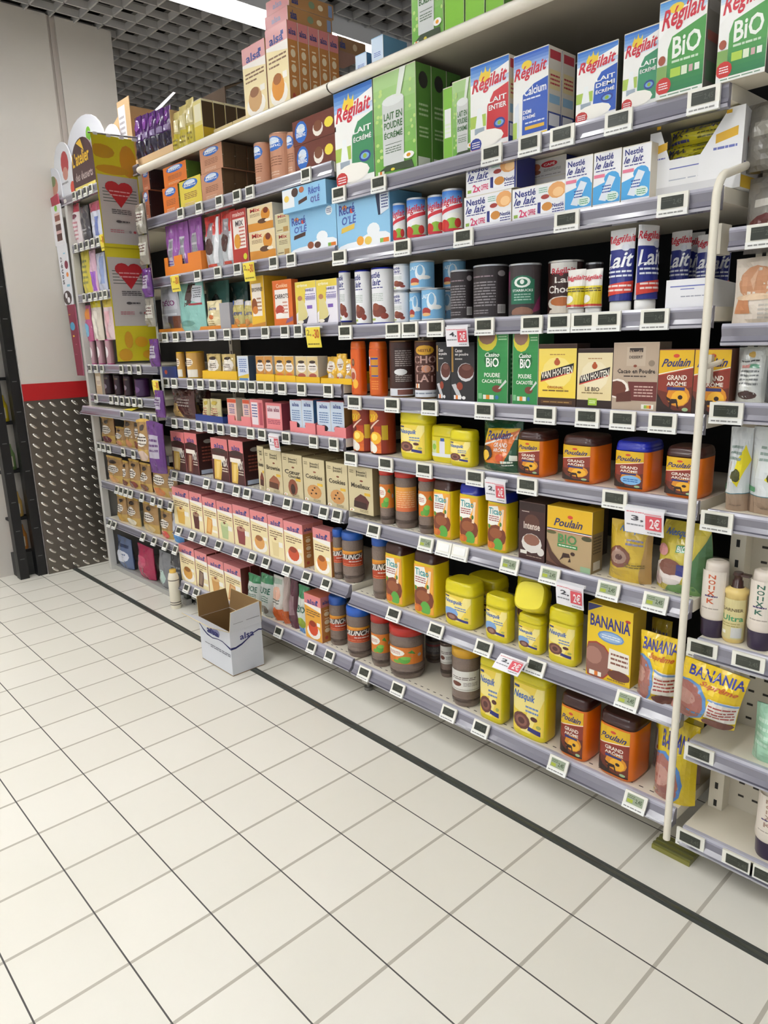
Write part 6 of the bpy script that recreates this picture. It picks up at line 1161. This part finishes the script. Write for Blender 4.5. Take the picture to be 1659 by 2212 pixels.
# ------------------------------------------------------------------ paper promotion cards
def promo(px,py,z,w,h,label,kind,tilt=0,Y=None,rz=0):
    Y=YF-.014 if Y is None else Y; x=xat(px,Y,z); b=MB()
    if kind=='white': A=[('r',0,0,1,1,'eceaee'),('l',.05,.8,.5,.9,1,'d88a94'),('t',py,.18,.48,.5,.72,'3a3a44'),('l',.06,.28,.5,.4,1,'8a8a90'),('r',.55,.22,.96,.78,'d8505c'),('t','2€',.66,.3,.92,.7,'f4e4e6'),('l',.6,.08,.95,.15,1,'6a6a70'),('r',.52,.82,.95,.86,'d88a94')]
    else: A=[('r',0,0,1,1,'ecd94c'),('t',py,.08,.55,.4,.9,'a08a3c'),('t','-30',.5,.45,.95,.9,'c9602c'),('l',.1,.1,.9,.25,1,'8a7a2c')]
    n=5; rows=[[(-w/2+w*i/n,-.004-.006*math.sin(math.pi*j/3*.5),-h+h*j/3) for i in range(n+1)] for j in range(4)]
    b.grid(rows,A[0][5],'card',sm=False); b.grid([[(p[0],p[1]+.0008,p[2]) for p in q][::-1] for q in rows],A[0][5],'card',sm=False); b.art(GridSurf(rows),A,'card',off=.0)
    b.box(-w/2,-.006,-.003,w/2,.002,.004,'e6e6ea','plastic')
    o=b.build('promotion_card',None,(x,Y,z)); o.rotation_euler=(tilt,0,rz); tag(o,label,'promotion card','paper promotion cards on the shelf rails')
promo(991,'4,',SH2[2]-.018,.082,.055,'white and red paper card hanging above the black cocoa cartons','white')
promo(1074,'2,',SH2[4]-.015,.072,.062,'white and red paper card hanging above the blue lidded yellow tub','white')
promo(1396,'3,',SH2[4]-.03,.098,.062,'white and red paper card below the blue lidded orange tub','white')
promo(1235,'2,',SH2[5]-.02,.082,.062,'white and red paper card above the big yellow cocoa carton','white',Y=YF-.03)
promo(1112,'2,',SH2[6]-.003,.09,.05,'white and red paper card tilted up below the small yellow tubs','white',tilt=math.radians(-62),Y=YF-.045)
promo(595,'1,',SH1[4]-.012,.07,.062,'white and pink paper card above the beige brownie cartons','white')
promo(541,'2,',SH1[1]-.008,.075,.066,'yellow paper card above the yellow brownie carton','yellow')
promo(381,'1,',SH1[1]-.008,.075,.066,'yellow paper card above the teal bag','yellow')
promo(680,'2,',SH1[2]-.012,.080,.068,'yellow paper card below the vanilla cartons','yellow')
promo(339,'1,',1.155,.065,.068,'yellow paper card on the far bay beside the navy box','yellow',Y=YF-.03)
promo(600/3.686+60,'1,',SH0[1]+.0,.05,.075,'narrow yellow paper card beside the upper banner','yellow',rz=math.radians(0))
promo(1005/3.95+60,'1,',.945,.085,.06,'bright yellow folded card under the purple rail','yellow',Y=YF-.06,rz=.1)
b=MB(); b.face([(-.05,-.03,0),(.06,-.03,0),(.02,.05,.012),(-.02,.03,.01)],'ecd94c'); b.face([(-.02,.03,.0095),(.02,.05,.0115),(.06,-.03,-.0005),(-.05,-.03,-.0005)],'ecd94c'); o=b.build('promotion_card',None,(xat(282,YF-.01,.992),YF+.0,.995)); tag(o,'yellow folded card lying on the purple rail','promotion card','paper promotion cards on the shelf rails')
# ------------------------------------------------------------------ hanging banner and its arm
t=thing('hanging_banner','long yellow and grey heart banner hanging in front of the far bay','banner',(-.396,.87,2.222))
def posterart(): 
    hp=[]
    A=[('r',0,0,1,1,'b9b3b0')]
    for i in range(5): A.append(('r',.08,.62+i*.045,.94,.63+i*.045,'3a4a44'))
    A+=[('e',.34,.83,.19,.09,'b4262c'),('e',.66,.83,.19,.09,'b4262c'),('p',[(.16,.81),(.5,.54),(.84,.81),(.5,.86)],'b4262c'),('r',.40,.80,.60,.86,'b4262c'),
        ('l',.24,.755,.76,.795,1,'d8a0a0'),('l',.24,.70,.76,.74,1,'d8a0a0'),('l',.25,.44,.75,.52,3,'4a4648'),('e',.40,.335,.07,.02,'4a4648'),('l',.34,.31,.68,.36,1,'4a4648'),('l',.16,.16,.5,.22,2,'b06a74'),('e',.66,.19,.04,.02,'8a8486'),('e',.78,.19,.04,.02,'b04a4c'),('e',.90,.19,.04,.02,'8a8486')]
    return A
rows=[]; Hb=.975; Wb=.20
for j in range(13):
    v=j/12; rows.append([(.010*math.sin(u/5*2+v*3)+.004*math.sin(v*9),-.11+Wb*u/5+.008*(1-v),-Hb+Hb*v) for u in range(6)])
b=MB(); b.grid(rows,'c9bb1c','card'); b.grid([[(p[0]-.0012,p[1],p[2]) for p in q][::-1] for q in rows],'c9bb1c','card')
A=[('r',0,0,1,1,'cdbf1e'),('e',.2,.93,.3,.03,'b88a14'),('e',.8,.90,.2,.07,'c98a1e'),('e',.4,.855,.4,.02,'c08c18'),('e',.3,.10,.1,.04,'c9941e'),('e',.6,.09,.16,.025,'d8a01e'),('e',.2,.03,.16,.03,'c9941e'),('e',.75,.03,.15,.02,'c9941e'),('r',0,.515,1,.52,'a89a14')]
b.art(GridSurf(rows),A,'card'); b.build('yellow_strip',t)
for z0,z1,nm in ((.50+.035,.83,0),(.165,.475,1)):
    b=MB(); b.art(GridSurf(rows),posterart(),'card',off=.0012,x0=.02,y0=z0,sx=.95,sy=z1-z0); q=b.build('heart_poster',t); q['label']='grey poster with red heart, '+('upper' if nm==0 else 'lower')
b=MB(); b.tube([(0,-.12,.0),(0,.14,.012)],.004,'8a8a8c','metal'); b.box(-.008,.13,.004,.03,.16,.02,'8a8a8c','metal'); b.build('arm',t)
for i in range(4): b=MB(); b.box(-.004,-.10+i*.06,-.006,.004,-.08+i*.06,.006,'d8d8d8','plastic'); b.build('clip',t)
# ------------------------------------------------------------------ far bay header boards and vertical sign
t=thing('header_sign','white cloud shaped header sign with brown workshop panel above the far bay','sign',(-1.075,YF+.02,2.1125))
def plate(par,name,pts,c,art=None,th=.006,y=0,bb=None,label=None):
    b=MB(); F=[(x,y,z) for x,z in pts]; B=[(x,y+th,z) for x,z in pts]
    b.face(F,c); b.face(B[::-1],c)
    for i in range(len(pts)): b.face([F[i],B[i],B[(i+1)%len(pts)],F[(i+1)%len(pts)]][::-1],mixc(c,'ffffff',.3))
    if art: 
        x0,z0,x1,z1=bb; b.art(Plane((x0,y,z0),(x1-x0,0,0),(0,0,z1-z0)),art,'card')
    o=b.build(name,par); 
    return o
def arch(cx,w,h,z=0,n=14): return [(cx-w/2,z)]+[(cx-w/2*math.cos(math.pi*i/n),z+h*(.35+.65*math.sin(math.pi*i/n)**.8)) for i in range(n+1)]+[(cx+w/2,z)]
plate(t,'rear_board',arch(.09,.52,.34)[::1],'e4e6ee',[('e',.30,.30,.07,.2,'7ac02c'),('e',.20,.34,.07,.1,'e07a3c'),('e',.62,.72,.06,.10,'7ac02c')],bb=(-.17,0,.35,.34),y=.012)
plate(t,'brown_panel',[(p[0],p[1]) for p in arch(.10,.30,.235)],'43262a',[('t','L’atelier',.06,.50,.80,.78,'e0b42c',.1),('t','des desserts',.12,.18,.88,.36,'b8a8a4'),('r',.05,.0,.95,.07,'e8d86c'),('p',[(.3,.95),(.6,.75),(.5,1)],'e0b42c')],bb=(-.05,0,.25,.23),y=-.012)
plate(t,'fruit_board',arch(-.205,.27,.275),'e6e8ee',[('e',.62,.60,.2,.22,'b8343c'),('e',.60,.42,.14,.12,'c98a7c'),('l',.3,.22,.7,.3,1,'9a9aa0'),('e',.9,.12,.12,.12,'d8503c')],bb=(-.34,0,-.07,.275),y=0)
plate(t,'cake_board',arch(-.35,.22,.17),'e2e4ec',[('e',.5,.45,.3,.3,'c9907c'),('e',.5,.6,.18,.16,'7a8a5c')],bb=(-.46,0,-.24,.17),y=-.008)
t=thing('header_sign','small white header sign with dark cup picture right of the main header','sign',(-.62,YF+.012,2.1125))
plate(t,'board',arch(0,.22,.22),'e6e4ea',[('e',.36,.55,.16,.24,'4a3a3c'),('e',.5,.35,.3,.08,'7a6a84'),('e',.8,.3,.15,.2,'c9a0a8')],bb=(-.11,0,.11,.22))
plate(t,'back_board',[(-.06,0),(.14,0),(.14,.27),(.04,.24),(-.06,.20)],'d8b888',None,y=.02)
def vplate(t,n,pts,c,art=None,bb=None,y=0): k=.895; return plate(t,n,[(a,b*k) for a,b in pts],c,art,bb=(bb[0],bb[1]*k,bb[2],bb[3]*k) if bb else None,y=y)
t=thing('vertical_sign','tall narrow white and crimson sign strip at the left edge of the far bay','sign',(-1.36,YF-.012,1.16))
vplate(t,'crimson_part',[(-.005,0),(.09,0),(.085,.44),(-.03,.44)],'7d1036',[('e',.4,.70,.3,.06,'4a9ac0'),('r',.3,.55,.5,.575,'e0b42c'),('r',.1,.86,.3,.87,'e0b42c'),('r',.5,.44,.7,.45,'c85a84'),('r',.3,.3,.6,.305,'c85a84')],bb=(-.03,0,.09,.44))
vplate(t,'white_part',[(-.05,.44),(.07,.44),(.075,.80),(-.07,.80)],'e6e6ec',[('t','D',.22,.72,.42,.80,'4a4650'),('t','é',.22,.62,.42,.70,'4a4650'),('t','c',.22,.53,.42,.60,'4a4650'),('t','o',.22,.44,.42,.51,'4a4650'),('t','s',.22,.35,.42,.42,'4a4650'),('e',.78,.66,.18,.07,'7d1036'),('e',.78,.50,.12,.04,'e0843c'),('r',.6,.84,.8,.86,'8ac0d8'),('r',.6,.30,.9,.34,'8ac0d8'),('e',.5,.12,.42,.12,'3c2a2c'),('e',.4,.16,.12,.05,'e8e6ea'),('e',.6,.08,.14,.05,'e8e6ea')],bb=(-.07,.44,.075,.80),y=-.001)
vplate(t,'cake_panel',[(-.08,.80),(.07,.80),(.06,1.03),(-.08,1.03)],'e8e6ea',[('r',.28,.1,.8,.28,'5a2c24'),('r',.28,.28,.8,.36,'d8b0b0'),('r',.28,.36,.8,.52,'4a2420'),('r',.28,.52,.8,.60,'e8d8d0'),('r',.28,.60,.8,.74,'8a4a3c'),('r',.28,.74,.8,.8,'e0c0b8'),('e',.5,.92,.14,.08,'7ac02c')],bb=(-.08,.80,.07,1.03),y=-.002)
vplate(t,'red_tip',[(-.06,1.03),(.05,1.03),(.04,1.09),(-.07,1.08)],'a81c3c',None,y=-.001)
# ------------------------------------------------------------------ white carton on the floor
t=thing('cardboard_box','open white cardboard box with blue wave standing on the floor','box',(.306,.696,0))
bw,bd_,bh=.248,.150,.192; WB='d3d6dc'; BRB='86683f'
b=MB(); e=.003
b.box(0,0,.001,bw,bd_,.004,BRB,'fibre')
b.box(0,0,.004,bw,e,bh,WB,'fibre',dict(b=BRB)); b.box(bw-e,e,.004,bw,bd_,bh,WB,'fibre',dict(l=BRB)); b.box(0,bd_-e,.004,bw-e,bd_,bh,WB,'fibre',dict(f=BRB)); b.box(0,e,.004,e,bd_-e,bh,WB,'fibre',dict(r=BRB))
def wave(x0,y0,pts,th,c): 
    out=[]
    for i in range(len(pts)-1): (xa,ya,ta),(xb,yb,tb)=pts[i],pts[i+1]; out.append(('p',[(xa,ya-ta),(xb,yb-tb),(xb,yb+tb),(xa,ya+ta)],c))
    return out
NV='23245c'
A1=wave(0,0,[(0,.86,.015),(.12,.76,.022),(.25,.69,.02),(.42,.66,.012),(.62,.70,.008),(.75,.70,.01),(.88,.66,.015),(1,.62,.025)],0,NV)+[('t','alsa',.26,.74,.62,.90,'3a3c74'),('e',.56,.83,.12,.09,'8a8cb0'),('t','alsa',.3,.75,.66,.88,'3a3c74'),('l',.34,.42,.98,.50,2,'5a5c68'),('l',.16,.46,.32,.49,1,'5a5c68')]
A2=wave(0,0,[(0,.62,.025),(.15,.615,.022),(.35,.66,.02),(.55,.74,.014),(.75,.83,.012),(.9,.86,.016),(1,.84,.016)],0,NV)+[('t','alsa',.30,.76,.74,.90,'3a3c74',.1)]
b.art(Plane((0,0,0),(bw,0,0),(0,0,bh)),A1,'fibre'); b.art(Plane((bw,0,0),(0,bd_,0),(0,0,bh)),A2,'fibre'); b.build('body',t)
def flap(name,P,c1,c2,art=None):
    b=MB(); P=[Vector(p) for p in P]; n=(P[1]-P[0]).cross(P[3]-P[0]).normalized()*.0015
    b.face([p+n for p in P],c1,'fibre'); b.face([p-n for p in P][::-1],c2,'fibre')
    for i in range(4): a,c=P[i],P[(i+1)%4]; b.face([a-n,c-n,c+n,a+n],'c9b890','fibre')
    if art: b.art(Plane(P[0]+n,P[1]-P[0],P[3]-P[0]),art,'fibre')
    b.build(name,t)
flap('side_flap',[(bw,0,bh),(bw,bd_,bh),(bw+.012,bd_-.012,bh+.098),(bw+.012,.004,bh+.085)],WB,BRB,[('r',.1,.36,.4,.39,'9a9ca4'),('r',.5,.38,.92,.41,'8a8a90')])
flap('side_flap',[(0,bd_,bh),(0,0,bh),(-.010,.004,bh+.088),(-.010,bd_-.006,bh+.088)],WB,BRB)
flap('long_flap',[(bw,bd_,bh),(0,bd_,bh),(.006,bd_+.012,bh+.085),(bw-.006,bd_+.012,bh+.085)],WB,BRB)
flap('long_flap',[(0,0,bh),(bw,0,bh),(bw-.03,-.070,bh+.035),(-.01,-.070,bh+.035)],BRB,WB)
# ------------------------------------------------------------------ black display frame at the far left
nodemat('black_paint','0f1012',.4)
t=thing('black_display_stand','tall black display frame with bottles at the left edge','display stand',(-1.50,.55,0))
def post(y0,y1,x0=-.02,x1=.045):
    b=MB(); b.box(x0,y0,0,x1,y1,2.4,'','black_paint')
    for k in range(12): b.box(x1,(y0+y1)/2-.012,.12+k*.17,x1+.0006,(y0+y1)/2+.012,.124+k*.17,'6a6a6a','matte')
    b.build('post',t)
post(.035,.085); post(-.065,-.015)
b=MB(); b.box(-.6,-.06,.0,-.02,.075,.14,'3a3a38','matte'); b.build('base',t)
for z in (.34,.62,.9,1.15): b=MB(); b.box(-.6,-.06,z,-.02,.075,z+.015,'1c1c1e','matte'); b.build('shelf',t)
b=MB(); b.box(-.6,.075,.14,-.02,.08,2.4,'141416','matte'); b.build('back_panel',t)
for i,(z,c,nm,x) in enumerate(((.357,'d8b060','gold',-.06),(.637,'7a9a5c','green',-.06),(.917,'d8c02c','yellow',-.06),(.157,'c9843c','amber',-.06),(.357,'c8b47c','pale gold',-.2),(.637,'a86a3c','brown',-.2),(.917,'3a5a8c','blue',-.2),(.157,'e0c05c','yellow and white',-.2))):
    ol=Outline(.055,.055,2,20); b=MB(); b.grid([ol.ring(0,.9),ol.ring(.004,1),ol.ring(.09,1),ol.ring(.12,.6),ol.ring(.15,.5)],c,'plastic',closed=True); b.face(ol.ring(.15,.5),'dddddd'); b.face(ol.ring(0,.9)[::-1],c)
    b.art(Wrap(ol,-.05,.05,.02,.08),[('r',0,0,1,1,'e0d8c8'),('l',.2,.2,.8,.8,3,'6a6058')]); o=b.build('bottle',None,(-1.50+x,.56-.005,z)); tag(o,nm+' bottle on a shelf of the black display frame','bottle','bottles in the black display frame')
# litter under the right shelf
b=MB(); b.box(-.05,-.06,0,.05,.0,.012,'7d7a30','plastic'); 
for k in range(3): b.box(-.05,-.055+k*.018,.012,.05,-.047+k*.018,.016,'6a6a3c','plastic')
o=b.build('floor_guard',None,(2.27,1.0,.0)); tag(o,'yellow green plastic piece on the floor under the right shelf end','plastic piece')
